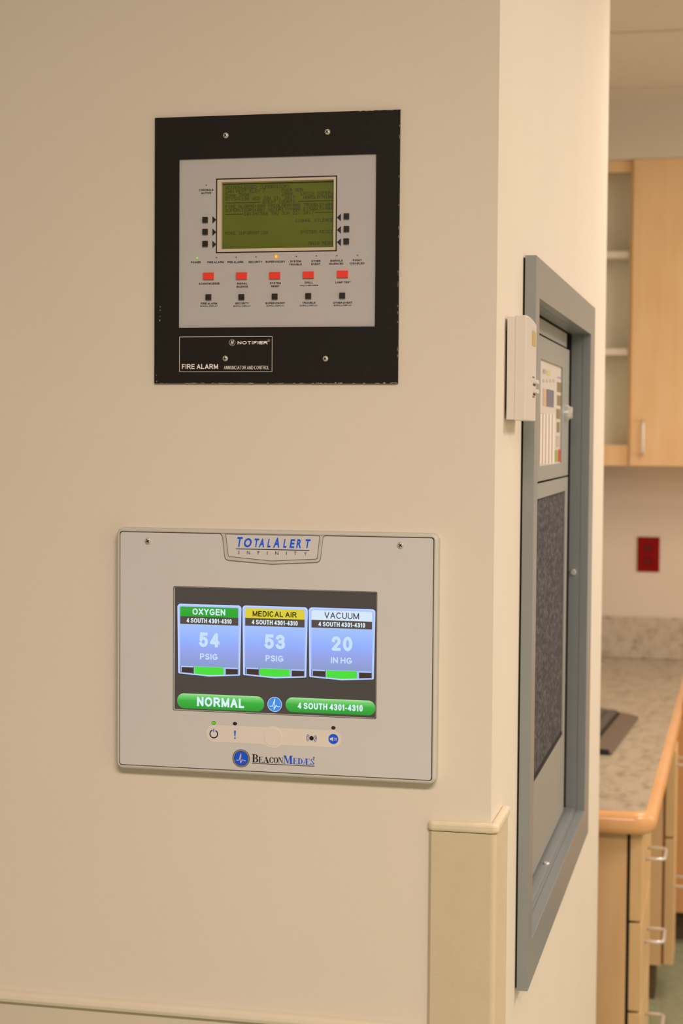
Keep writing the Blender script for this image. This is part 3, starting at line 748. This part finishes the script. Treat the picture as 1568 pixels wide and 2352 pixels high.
PULSE = [(-.66, -.26), (-.30, -.26), (.0, .72), (-.10, -.66), (.22, -.12), (.36, -.27), (.68, -.27)]
b.stroke([(ex+er*p[0], ez+er*p[1]) for p in PULSE], er*.09, -SD-.00015, 'g_text')
b.build('screen', ga, (WPOS[ga].x, 0, gz0))
# control strip
yo = -GD-.00015
k_ = MB(); k_.raw = True
sa = on(c7, 140, 0, GD)[0]; sb = on(c7, 1420, 0, GD)[0]
zt = on(c7, 780, 170, GD)[1]; zl = on(c7, 780, 331, GD)[1]
k_.flat(rrect(sa, sb, zl, zt, (zt-zl)/2*.98, 10), yo, 'overlay')
bx, bz = on(c7, 770, 258, GD)
k_.flat(circ(bx, bz, .0132, 40), yo-.00003, 'overlay')
ov = k_.build('control_strip', ga)
k_ = MB(); k_.cyl((bx, -GD-.0007, bz), 1, .0110, .0006, 'overlay', 40); k_.build('push_button', ga, (bx, -GD, bz), bevel=.0002)
k_ = MB(); k_.raw = True; yi = yo-.0001
cx, cz = on(c7, 210, 230, GD); rr = .0047
k_.stroke(circ(cx, cz, rr, 30, PI*.5+.42, PI*2.5-.36), .0012, yi, 'blue_ink'); k_.stroke([(cx, cz+.0028), (cx, cz+.0059)], .0012, yi, 'blue_ink')
k_.build('power_symbol', ga)
k_ = MB(); k_.raw = True
cx, zt_ = on(c7, 411, 198, GD); zl_ = on(c7, 411, 252, GD)[1]
k_.flat([(cx-.0006, zl_), (cx+.0006, zl_), (cx+.0012, zt_), (cx-.0012, zt_)], yi, 'blue_ink'); k_.flat(circ(cx, on(c7, 411, 270, GD)[1], .0010, 14), yi, 'blue_ink')
k_.build('alert_symbol', ga)
k_ = MB(); k_.raw = True
cx, cz = on(c7, 1136, 270, GD); k_.flat(circ(cx, cz, .0027), yi, 'ink2')
for rr in (.0044, .0060):
    for c0 in (0, PI): k_.stroke(circ(cx, cz, rr, 12, c0-.85, c0+.85), .0006, yi, 'blue_ink')
k_.build('sounder_symbol', ga)
k_ = MB(); k_.raw = True
cx, cz = on(c7, 1343, 278, GD); k_.flat(circ(cx, cz, .0060), yi, 'blue_ink')
k_.flat([(cx-.0042, cz-.0012), (cx-.0024, cz-.0012), (cx-.0002, cz-.0030), (cx-.0002, cz+.0030), (cx-.0024, cz+.0012), (cx-.0042, cz+.0012)], yi-.00008, 'overlay')
for s in (-1, 1): k_.stroke([(cx+.0014, cz-.0013*s), (cx+.0040, cz+.0013*s)], .0008, yi-.00008, 'overlay')
k_.build('mute_symbol', ga)
k = MB(); k.cyl((0, -.0004, 0), 1, .0026, .0004, 'led_off', 20, ry=.0020)
copies(k, 'indicator_light', [on(c7, 411, 132, GD), on(c7, 1343, 172, GD)], ga, GD)
k = MB(); k.cyl((0, -.0004, 0), 1, .0026, .0004, 'led_off', 20, ry=.0021); k.cyl((0, -.0006, 0), 1, .0022, .0003, 'led_green', 20, ry=.0016); k.box(.0002, .0005, -.0007, 0, -.0012, .0012, 'led_off')
copies(k, 'indicator_light', [on(c7, 210, 125, GD)], ga, GD, 'lit green light')
screw(.0041, 'screw', [on(c5, 182, 106, GD), on(c5, 1347, 125, GD)], ga, GD, (.5, .9))
# maker's emblem and name
k_ = MB(); k_.raw = True
cx, cz = on(c7, 469, 461, GD)
k_.flat(circ(cx, cz, .0107, 48), yi, 'ink2'); k_.flat(circ(cx, cz, .0102, 48), yi-.00005, 'ring'); k_.flat(circ(cx, cz, .0088, 48), yi-.0001, 'ink2'); k_.flat(circ(cx, cz, .0084, 48), yi-.00015, 'blue_ink')
k_.stroke([(cx+.0092*p[0]*.92, cz+.0092*p[1]) for p in PULSE], .0007, yi-.0002, 'overlay')
k_.build('emblem', ga)
k_ = MB(); k_.raw = True
def serif(ch, x0, x1, yb, cap, m):
    """bold roman capital drawn in a unit box: thick stems, hairlines and serifs"""
    A = on(c7, x0, yb, GD); E_ = on(c7, x1, yb, GD); T = on(c7, x0, yb-cap, GD)
    w = E_[0]-A[0]; h = T[1]-A[1]
    def X(u_, v_): return (A[0]+u_*w, A[1]+v_*h)
    def qd(*p): k_.flat([X(*q) for q in p], yi, m)
    def bar(u0, u1, v0, v1): qd((u0, v0), (u1, v0), (u1, v1), (u0, v1))
    def arc(cu, cv, ru, rv, a0, a1, th, tv):
        n_ = 14
        for i in range(n_):
            ta = a0+(a1-a0)*i/n_; tb = a0+(a1-a0)*(i+1)/n_
            qd((cu+ru*math.cos(ta), cv+rv*math.sin(ta)), (cu+ru*math.cos(tb), cv+rv*math.sin(tb)),
               (cu+(ru-th)*math.cos(tb), cv+(rv-tv)*math.sin(tb)), (cu+(ru-th)*math.cos(ta), cv+(rv-tv)*math.sin(ta)))
    if ch in 'BED':
        bar(.12, .38, 0, 1); bar(0, .5, 0, .05); bar(0, .5, .95, 1)
        if ch == 'E':
            bar(.38, .9, .95, 1); bar(.38, 1, 0, .05); bar(.38, .7, .48, .54); qd((.9, .95), (.9, .7), (.84, .95), (.84, 1)); qd((1, 0), (1, .3), (.9, .05), (.9, 0)); bar(.66, .72, .38, .64)
        elif ch == 'D': arc(.4, .5, .58, .5, -PI/2, PI/2, .26, .05)
        else: arc(.45, .76, .48, .24, -PI/2, PI/2, .24, .05); arc(.45, .27, .55, .27, -PI/2, PI/2, .26, .05)
    elif ch == 'A':
        qd((.40, 1), (.58, 1), (.92, 0), (.64, 0)); qd((.12, 0), (.19, 0), (.50, .92), (.44, .92)); bar(.25, .7, .3, .35); bar(0, .32, 0, .05); bar(.54, 1, 0, .05)
    elif ch == 'C': arc(.52, .5, .52, .5, .55, 2*PI-.55, .26, .05); bar(.9, .97, .62, .98)
    elif ch == 'O': arc(.5, .5, .5, .5, 0, 2*PI, .25, .05)
    elif ch == 'N':
        bar(.12, .19, 0, 1); bar(.80, .87, 0, 1); qd((.08, 1), (.36, 1), (.87, 0), (.78, 0)); bar(0, .3, 0, .05); bar(.68, 1, .95, 1); bar(0, .2, .95, 1)
    elif ch == 'M':
        bar(.10, .15, 0, 1); bar(.70, .90, 0, 1); qd((.08, 1), (.28, 1), (.54, .12), (.46, 0)); qd((.46, 0), (.53, .1), (.76, 1), (.70, 1)); bar(0, .25, 0, .05); bar(.6, 1, 0, .05); bar(0, .2, .95, 1); bar(.75, 1, .95, 1)
    elif ch == 'Æ':
        qd((.10, 0), (.15, 0), (.46, .95), (.40, .95)); bar(.2, .5, .3, .35); bar(.46, .63, 0, 1); bar(0, .22, 0, .05); bar(.36, .7, .95, 1); bar(.6, .94, .95, 1); bar(.38, 1, 0, .05); bar(.6, .82, .48, .54); bar(.90, .94, .7, .97); bar(.96, 1, 0, .3)
    elif ch == 'S':
        arc(.5, .74, .44, .26, .3, PI, .24, .05); arc(.5, .26, .46, .26, -PI+.25, 0, .24, .05); qd((.06, .76), (.30, .74), (.96, .26), (.72, .24)); bar(.86, .92, .68, .98); bar(.06, .12, .02, .32)
for ch, x0, x1, yb, cap in (('B', 573, 632, 498, 77), ('E', 634, 676, 500, 55), ('A', 676, 736, 502, 56), ('C', 736, 776, 504, 56), ('O', 778, 819, 506, 56), ('N', 820, 868, 507, 56)):
    serif(ch, x0, x1, yb, cap, 'ink2')
for ch, x0, x1, yb, cap in (('M', 868, 958, 510, 76), ('E', 960, 1003, 514, 56), ('D', 1005, 1052, 516, 56), ('Æ', 1050, 1122, 519, 57), ('S', 1125, 1163, 522, 57)):
    serif(ch, x0, x1, yb, cap, 'blue_ink')
k_.stroke([on(c7, 573, 508, GD), on(c7, 1163, 536, GD)], .0007, yi, 'ink2')
ex, ez = on(c7, 1158, 456, GD); k_.flat(circ(ex, ez, .0009, 14), yi, 'ring'); k_.stroke(circ(ex, ez, .0009, 14), .0003, yi-.00004, 'ink2', True)
k_.build('maker_lettering', ga)

# ------------------------------------------------------------------ room sensor on the side wall
sy = side(1164, 850, .003).y
sz1 = side(1164, 729, .003).z; sz0_ = side(1162, 962, .003).z
sxf = front(1207, 850, sy).x; sxm = front(1181, 850, sy).x
sye = side(1231, 850, sxf).y
se = thing('wall_sensor', 'ivory plastic wall thermostat with two slider tabs beside the grey cabinet', 'thermostat', (.0, (sy+sye)/2, sz0_))
MB().box(0, .0028, sy+.012, sye-.012, sz0_+.012, sz1-.014, 'gap_shade_seal').build('wall_plate', se)  # near-black: its colour stands for the shade in the gap behind the base
b = MB(); b.box(.0026, sxm+.0004, sy, sye, sz0_-.001, sz1+.0015, 'sensor'); b.build('base', se, bevel=.0008)
ztop = sz1+.0045
b = MB(); pts = [(sy+.0002, sz0_-.002), (sye-.0002, sz0_-.002)]
for i in range(9):
    t = i/8; pts.append((sye-(sye-sy)*t, ztop-.006*(abs(1-t)**2.2)-.0015*(t**3)))
b.prism(pts, 0, sxm, sxf, 'sensor'); b.build('cover', se, bevel=.0016, segs=3)
A = side(1221.5, 760, sxf); B_ = side(1229.5, 797, sxf)
b = MB(); b.box(sxf-.0002, sxf+.0004, A.y, B_.y, B_.z, A.z, 'sensor_win'); b.build('display_window', se)
b = MB(); b.box(sxf-.0002, sxf+.0003, A.y, B_.y, A.z+.001, A.z+.0042, 'gas_bezel'); b.build('display_recess', se)
for yy_ in (876, 898):
    p = side(1224, yy_, sxf)
    b = MB(); b.prism(rrect(p.y, p.y+.028, p.z-.0030, p.z+.0022, .002, 4), 0, sxf-.0005, sxf+.0045, 'sensor'); b.build('slider_tab', se, (sxf, p.y, p.z), bevel=.0008)
    b = MB(); b.box(sxf-.0004, sxf+.0002, p.y-.001, p.y+.024, p.z-.0052, p.z-.0028, 'groove'); b.build('slider_slot', se, (sxf, p.y, p.z))
for yy_, s in ((866, 1), (911, -1)):
    b = MB(); b.raw = True; p = side(1222.5, yy_, sxf)
    for i in range(3): b.flatx(rect(p.y+i*.008, p.y+i*.008+.005, p.z-.0012, p.z+.0012), sxf+.0001, 'groove')
    b.build('scale_mark', se, (sxf, p.y, p.z))

# ------------------------------------------------------------------ grey steel alarm cabinet set into the side wall
ca = thing('alarm_cabinet', 'grey steel cabinet set in the side wall with dark fleck window', 'alarm cabinet', (0, CAB['y0'], CAB['z0']))
Fx = CAB['x']; y0, y1, z0, z1 = CAB['y0'], CAB['y1'], CAB['z0'], CAB['z1']; iy0, iy1, iz0, iz1 = CAB['iy0'], CAB['iy1'], CAB['iz0'], CAB['iz1']; bx_ = CAB['b']
b = MB(); b.ring(rect(y0, y1, z0, z1), rect(iy0, iy1, iz0, iz1), 0, .0024, Fx, 'steel'); b.build('frame', ca, bevel=.0006)
b = MB(); b.ring(rect(y0+.003, y1-.003, z0+.003, z1-.003), rect(iy0-.006, iy1+.006, iz0-.006, iz1+.006), 0, .0, .0024, 'gap_shade_seal'); b.build('gap_shade_strip', ca)  # dark strip painting the shade of the thin gap behind the frame
b = MB(); b.ring(rect(iy0-.003, iy1+.003, iz0-.003, iz1+.003), rect(iy0, iy1, iz0, iz1), 0, bx_-.002, .0022, 'steel')
b.ring(rect(iy0-.003, iy1+.003, iz0-.003, iz1+.003), rect(iy0, iy1, iz0, iz1), 0, -.07, bx_-.002, 'gap_shade_seal')  # deeper part of the same box, its shade put into the colour
b.box(-.075, -.07, iy0-.003, iy1+.003, iz0-.003, iz1+.003, 'gap_shade_seal'); b.build('box', ca)
py1 = side(1301, 1300, bx_).y
wz1 = 1.4865; wz0 = 1.064; wy1 = side(1296, 1300, bx_).y; wy0 = iy0+.05; dz1 = 1.729; dz0 = 1.5125
b = MB(); b.ring(rect(iy0+.004, py1, iz0+.012, dz0-.003), rect(wy0, wy1, wz0, wz1), 0, bx_-.0028, bx_, 'steel_light'); b.build('front_panel', ca, bevel=.0008)
b = MB(); b.box(bx_-.009, bx_-.005, iy0+.004, py1+.002, dz1+.005, iz1-.0025, 'steel_light'); b.build('head_strip', ca)
b = MB(); b.box(bx_-.0050, bx_-.0030, iy0+.004, py1-.004, wz0-.02, wz1+.015, 'foam'); b.build('fleck_panel', ca)
b = MB(); b.box(bx_-.003, bx_-.0005, wy0, wy1, wz0, wz0+.006, 'gap_shade_seal'); b.build('window_seal', ca)
b = MB(); b.box(bx_-.02, -.002, iy0+.002, iy1-.002, iz0, iz0+.005, 'steel'); b.build('sill', ca, bevel=.0006)
# alarm door with its membrane keypad and lock
door = MB()
ka = side(1245, 832, bx_); kd = side(1288, 1062, bx_)
ky0 = (ka.y+side(1240, 1067, bx_).y)/2-.01; ky1 = (side(1292, 849, bx_).y+kd.y)/2+.004; kz1 = 1.693; kz0 = 1.537
door.ring(rect(iy0+.004, py1, dz0, dz1), rect(ky0-.002, ky1+.002, kz0-.002, kz1+.002), 0, bx_-.005, bx_, 'steel_light')
dr = door.build('door', ca, (bx_, iy0+.004, dz0), bevel=.0008)
b = MB(); b.box(bx_-.0045, bx_-.0028, ky0-.003, ky1+.003, kz0-.003, kz1+.003, 'sensor')
xk = bx_-.0027
def kz(c0, s, x, y_): p = side(c0[0]+x/s, c0[1]+y_/s, xk); return p.y, p.z
c9 = (1220, 740); c10 = (1220, 920); s9 = 10.69
def kpad(c0, xa, xb, ya, yb_, m, lay=0):
    A = kz(c0, s9, xa, (ya+yb_)/2); B_ = kz(c0, s9, xb, (ya+yb_)/2)
    za = kz(c0, s9, (xa+xb)/2, ya)[1]; zb_ = kz(c0, s9, (xa+xb)/2, yb_)[1]
    b.flatx(rect(A[0], B_[0], zb_, za), xk+.0002+lay*.0001, m)
M['kp_violet'] = mat('keypad_violet', (176, 166, 178)); M['kp_lime'] = mat('keypad_lime', (208, 208, 140)); M['kp_blue'] = mat('keypad_display_blue', (84, 100, 140), .3)
M['kp_peach'] = mat('keypad_peach', (214, 182, 154)); M['kp_olive'] = mat('keypad_olive', (142, 126, 84)); M['kp_grey'] = mat('keypad_slot_grey', (198, 186, 172))
M['kp_white'] = mat('keypad_slot_white', (250, 244, 236)); M['kp_green'] = mat('keypad_green', (150, 174, 62)); M['kp_red'] = mat('keypad_red', (214, 58, 48))
kpad(c9, 280, 345, 1150, 1270, 'kp_violet'); kpad(c9, 368, 465, 1185, 1305, 'kp_lime'); kpad(c9, 640, 735, 1345, 1385, 'kp_violet')
for xa in (275, 355, 440, 520): kpad(c9, xa, xa+45, 1400, 1480, 'kp_grey')
kpad(c9, 283, 375, 1635, 2065, 'kp_peach'); kpad(c9, 368, 547, 1660, 2085, 'kp_blue')
for ya, yb_ in ((1480, 1720), (1800, 2050)): kpad(c9, 630, 735, ya, yb_, 'kp_olive')
kpad(c10, 612, 705, 205, 450, 'kp_olive'); kpad(c10, 622, 692, 530, 785, 'kp_olive'); kpad(c10, 612, 695, 870, 1140, 'kp_grey')
kpad(c10, 210, 560, 320, 1540, 'kp_grey')
for i in range(5): xa = 212+i*78; kpad(c10, xa, xa+34, 320, 1560, 'kp_white', 1)
kpad(c10, 578, 636, 1215, 1500, 'kp_green'); kpad(c10, 648, 712, 1200, 1500, 'kp_red')
b.raw = False
b.build('keypad', dr)
lk = side(1298, 948, bx_)
b = MB(); b.cyl((bx_, lk.y, lk.z), 0, .0135, .006, 'chrome', 28); b.cyl((bx_+.006, lk.y, lk.z), 0, .0115, .006, 'chrome', 28, r2=.0095); b.box(bx_+.0119, bx_+.0123, lk.y-.0012, lk.y+.0012, lk.z-.006, lk.z+.006, 'dark')
b.build('lock', dr, (bx_, lk.y, lk.z), bevel=.0006)
# screws in the recess side and sill
p = front(1316, 1314, iy1)
b = MB(); b.cyl((p.x, iy1-.004, p.z), 1, .0052, .004, 'chrome', 20, r2=.006); b.build('screw', ca, (p.x, iy1, p.z), bevel=.001, smooth=False)
p = horiz(1254, 1984, iz0+.005)
b = MB(); b.cyl((p.x, p.y, iz0+.005), 2, .006, .003, 'chrome', 20, r2=.004); b.build('screw', ca, (p.x, p.y, iz0+.005), bevel=.001)

# ------------------------------------------------------------------ office beyond: counter, drawers, cabinets
CT = .76
lx = horiz(1483, 1863, CT).x; ly = horiz(1430, 1863, CT).y
EW = .024; TH = .05
RY = 3.45                                        # front of the returning base cabinet
cn = thing('countertop', 'speckled stone-look countertop with rounded wooden edge, holding the keyboard', 'countertop', (0, ly, CT-TH))
b = MB()
XC = XB+.002
inner = [(XC, ly)]
rc = .03
for i in range(7):
    a = -PI/2+PI/2*i/6; inner.append((lx-rc+rc*math.cos(a), ly+rc+rc*math.sin(a)))
lxf = lx+.0054*(YFAR-ly)
inner += [(lxf, YFAR-.002), (XC, YFAR-.002)]
b.prism(inner, 2, CT-.04, CT, 'laminate'); b.build('counter_surface', cn)
b = MB()
path = [(XC, ly, 0, -1)]
for i in range(7):
    a = -PI/2+PI/2*i/6; path.append((lx-rc+rc*math.cos(a), ly+rc+rc*math.sin(a), math.cos(a), math.sin(a)))
path += [(lxf, YFAR-.002, 1, 0)]
pr = [(0, 0), (EW*.45, -.001), (EW*.78, -.006), (EW*.96, -.015), (EW, -.025), (EW*.96, -.035), (EW*.78, -.044), (EW*.45, -.049), (0, -.05)]
vs = [(px_+nx_*o_, py_+ny_*o_, CT+.0005+dz_) for px_, py_, nx_, ny_ in path for o_, dz_ in pr]
n = len(pr)
fs = [(i*n+k, i*n+k+1, (i+1)*n+k+1, (i+1)*n+k) for i in range(len(path)-1) for k in range(n-1)]
b.add(vs, fs, 'edging'); b.build('wood_edge', cn, smooth=True)
b = MB(); b.box(XC, lxf, YFAR-.022, YFAR-.002, CT+.0003, .913, 'laminate'); b.build('backsplash', cn, bevel=.003)

def pull(name, c, L, proj, parent, axis):
    """bar pull: two legs and a grip bent from one rod; axis 1: grip along y, standing out to +x; axis 2: grip upright, out to -y"""
    x, y_, z = c; r = .0042
    def P(t, o_): return (x+o_, y_+t, z) if axis == 1 else (x, y_-o_, z+t)
    pts = [P(-L/2, 0), P(-L/2, proj-.012), P(-L/2+.0035, proj-.0035), P(-L/2+.012, proj), P(L/2-.012, proj), P(L/2-.0035, proj-.0035), P(L/2, proj-.012), P(L/2, 0)]
    return MB().tube(pts, r, 'brushed', 12).build(name, parent, c, smooth=True)
def pedestal(label, xa, xb, ya, yb_, zs_, hz, m_end, m_draw, m_gap='gap_shade_seal'):
    """drawer unit facing +x; zs_ are the lines between drawers from the bottom up"""
    t = thing('drawer_cabinet', label, 'drawer cabinet', ((xa+xb)/2, (ya+yb_)/2, 0))
    b = MB(); b.box(xa, xb-.034, ya, yb_, zs_[0], CT-.052, m_end); b.build('body', t)
    b = MB(); b.box(xa, xb-.05, ya+.01, yb_-.01, 0, zs_[0], 'toe'); b.build('toe_kick', t)
    b = MB(); b.box(xb-.034, xb-.027, ya+.004, yb_-.004, zs_[0]+.004, CT-.054, m_gap); b.build('gap_strip', t)
    for i in range(len(zs_)-1):
        b = MB(); b.box(xb-.027, xb, ya, yb_, zs_[i]+.003, zs_[i+1]-.003, m_draw)
        d = b.build('drawer', t, (xb, (ya+yb_)/2, (zs_[i]+zs_[i+1])/2), bevel=.0015)
        pull('handle', (xb, min((ya+yb_)/2-.02, ya+.19) if yb_-ya > .2 else (ya+yb_)/2+.01, hz[i]), .11, .043, d, 1)
    return t
# first pedestal
pa_y = front(1450, 2100, 1.86).y
pxa = front(1473, 2100, 1.862).x
pedestal('maple drawer pedestal nearest the wall end, under the rounded counter corner', XB+.03, pxa, 1.862, 2.27, [.09, .304, .506, CT-.05], [.225, .428, .619], 'maple', 'maple_pale')
pxb = front(1546, 2150, 2.90).x
pedestal('maple drawer pedestal farther along the counter, beyond the keyboard', XB+.03, pxb, 2.90, 3.06, [.10, .462, CT-.05], [.318, .662], 'maple', 'maple_pale', 'maple_gap')
t = thing('base_cabinet', 'warm brown wooden base cabinet on the far side at the right edge', 'cabinet', (.8, RY, 0))
b = MB(); xw = pxb-.03; xt = lxf+EW+.004; b.box(xw, 1.2, RY+.02, YFAR-.01, .10, CT-.053, 'maple_warm'); b.build('body', t)
b = MB(); b.box(xt, 1.205, RY-.004, YFAR-.01, CT-.052, CT-.001, 'maple_warm'); b.build('top', t, bevel=.003)
b = MB(); b.box(xw, .6, RY, RY+.02, .104, CT-.054, 'maple_warm'); b.build('door', t, (.3, RY, .4), bevel=.002)
b = MB(); b.box(.606, 1.2, RY, RY+.02, .104, CT-.054, 'maple_warm'); b.build('door', t, (.9, RY, .4), bevel=.002)
b = MB(); b.box(xw+.004, 1.19, RY+.08, YFAR-.02, 0, .10, 'toe'); b.build('toe_kick', t)

# keyboard
kA = horiz(1404, 1722, .775); kB = horiz(1466, 1640, .775)
kdir = Vector((kB.x-kA.x, kB.y-kA.y, 0)); kL = kdir.length; kdir.normalize(); kn = Vector((-kdir.y, kdir.x, 0))   # kn points to -x
kb = thing('keyboard', 'black keyboard with broad brown-grey palm rest lying on the countertop', 'keyboard', (kA.x, kA.y, CT+.0005))
def kbox(mb, u0, u1, v0, v1, za, zb_, zc, zd, m):
    """u along the keyboard, v away from the user; top height runs from zb_ (front) to zd (back)"""
    P = lambda u_, v_, z: tuple(Vector((kA.x, kA.y, 0))+kdir*u_+kn*v_+Vector((0, 0, z)))
    vs = [P(u0, v0, za), P(u1, v0, za), P(u1, v1, zc), P(u0, v1, zc), P(u0, v0, zb_), P(u1, v0, zb_), P(u1, v1, zd), P(u0, v1, zd)]
    mb.add(vs, [(0, 1, 2, 3), (4, 5, 6, 7), (0, 1, 5, 4), (1, 2, 6, 5), (2, 3, 7, 6), (3, 0, 4, 7)], m)
b = MB(); kbox(b, 0, kL, .053, .24, CT+.0005, CT+.018, CT+.0005, CT+.028, 'kb'); kbox(b, -.003, 0, .006, .24, CT+.0005, CT+.015, CT+.0005, CT+.022, 'kb'); b.build('case', kb, WPOS[kb], bevel=.002)
b = MB(); kbox(b, 0, kL, 0, .051, CT+.0005, CT+.009, CT+.0005, CT+.018, 'kb_rest'); b.build('palm_rest', kb, WPOS[kb], bevel=.002)
for r_ in range(6):
    v0 = .060+r_*.028; zb_ = CT+.0185+r_*.0015
    nk = 18
    for k in range(nk):
        u0 = .012+k*(kL-.024)/nk
        b = MB(); kbox(b, u0+.0015, u0+(kL-.024)/nk-.0015, v0, v0+.024, zb_-.002, zb_+.007, zb_-.002, zb_+.009, 'kb_key')
        b.build('key', kb, tuple(Vector((kA.x, kA.y, zb_))+kdir*u0+kn*v0)) if (r_ < 5 or k % 3) else None

# upper cabinets on the far wall
uz0 = front(1449, 1070, UY).z; uz1 = SZ; ux = front(1453, 720, UY).x
oc = thing('wall_cabinet', 'open wooden wall cabinet with two white shelves, partly behind the wall end', 'cabinet', (ux-.3, UY, uz0))
x0 = -.60; x1 = ux-.002; rb = front(1400, 1022, UY).z
b = MB()
b.box(x0, x1, UY+.02, YFAR-.001, uz1-.02, uz1, 'maple'); b.box(x0, x0+.018, UY+.02, YFAR-.001, uz0, uz1-.02, 'maple'); b.box(x1-.012, x1, UY+.02, YFAR-.001, uz0, uz1-.02, 'maple')
b.box(x0+.018, x1-.012, UY+.19, UY+.2, rb, uz1-.02, 'melamine'); b.box(x0+.018, x1-.012, UY+.02, UY+.2, rb-.018, rb, 'maple')  # back panel set forward, making the bay shallower so its inside catches more light
b.box(x0+.018, x1-.012, UY+.02, UY+.04, uz0, rb-.018, 'maple'); b.box(x0+.018, x1-.012, UY+.02, UY+.04, uz1-.04, uz1-.02, 'maple')
b.box(x1-.0135, x1-.012, UY+.04, UY+.19, rb, uz1-.04, 'melamine')
b.build('body', oc)
for py_ in (585, 808):
    z_ = front(1410, py_, UY+.03).z
    b = MB(); b.box(x0+.018, x1-.0136, UY+.03, UY+.1895, z_-.012, z_+.012, 'shelf'); b.build('shelf', oc, (x0, UY, z_), bevel=.002)
dc = thing('wall_cabinet', 'closed maple wall cabinet with one upright bar handle', 'cabinet', (ux+.3, UY, uz0))
b = MB(); b.box(ux, ux+.9, UY+.021, YFAR-.001, uz0+.002, uz1-.002, 'maple'); b.build('body', dc)
b = MB(); b.box(ux-.004, ux+.44, UY, UY+.019, uz0, uz1, 'maple'); d = b.build('door', dc, (ux, UY, uz0), bevel=.0015)
hc = front(1477, 1005, UY); pull('handle', (hc.x, UY, hc.z), .118, .032, d, 2)
b = MB(); b.box(ux+.444, ux+.9, UY, UY+.019, uz0, uz1, 'maple'); b.build('door', dc, (ux+.67, UY, uz0), bevel=.0015)

# red outlet on the far wall
A = front(1463.5, 1233, YFAR-.006); B_ = front(1513.5, 1314, YFAR-.006)
ol = thing('power_outlet', 'dark red double power outlet on the office wall above the counter', 'power outlet', ((A.x+B_.x)/2, YFAR, B_.z))
b = MB(); b.prism(rect(A.x, B_.x, B_.z, A.z), 1, YFAR-.0005, YFAR-.006, 'outlet'); b.build('cover_plate', ol, bevel=.002)
mx = (A.x+B_.x)/2; mz = (A.z+B_.z)/2
for s in (-1, 1):
    b = MB(); b.prism(rrect(mx-.017, mx+.017, mz+s*.023-.0145, mz+s*.023+.0145, .010), 1, YFAR-.006, YFAR-.0078, 'outlet_dark')
    for q in (-.006, .006): b.box(mx+q-.001, mx+q+.001, YFAR-.0080, YFAR-.0077, mz+s*.023-.002, mz+s*.023+.006, 'dark')
    b.cyl((mx, YFAR-.0080, mz+s*.023-.007), 1, .0022, .0003, 'dark', 12)
    b.build('socket', ol, (mx, YFAR, mz+s*.023))
b = MB(); b.cyl((mx, YFAR-.0070, mz), 1, .003, .001, 'outlet_dark', 14); b.build('screw', ol, (mx, YFAR, mz))
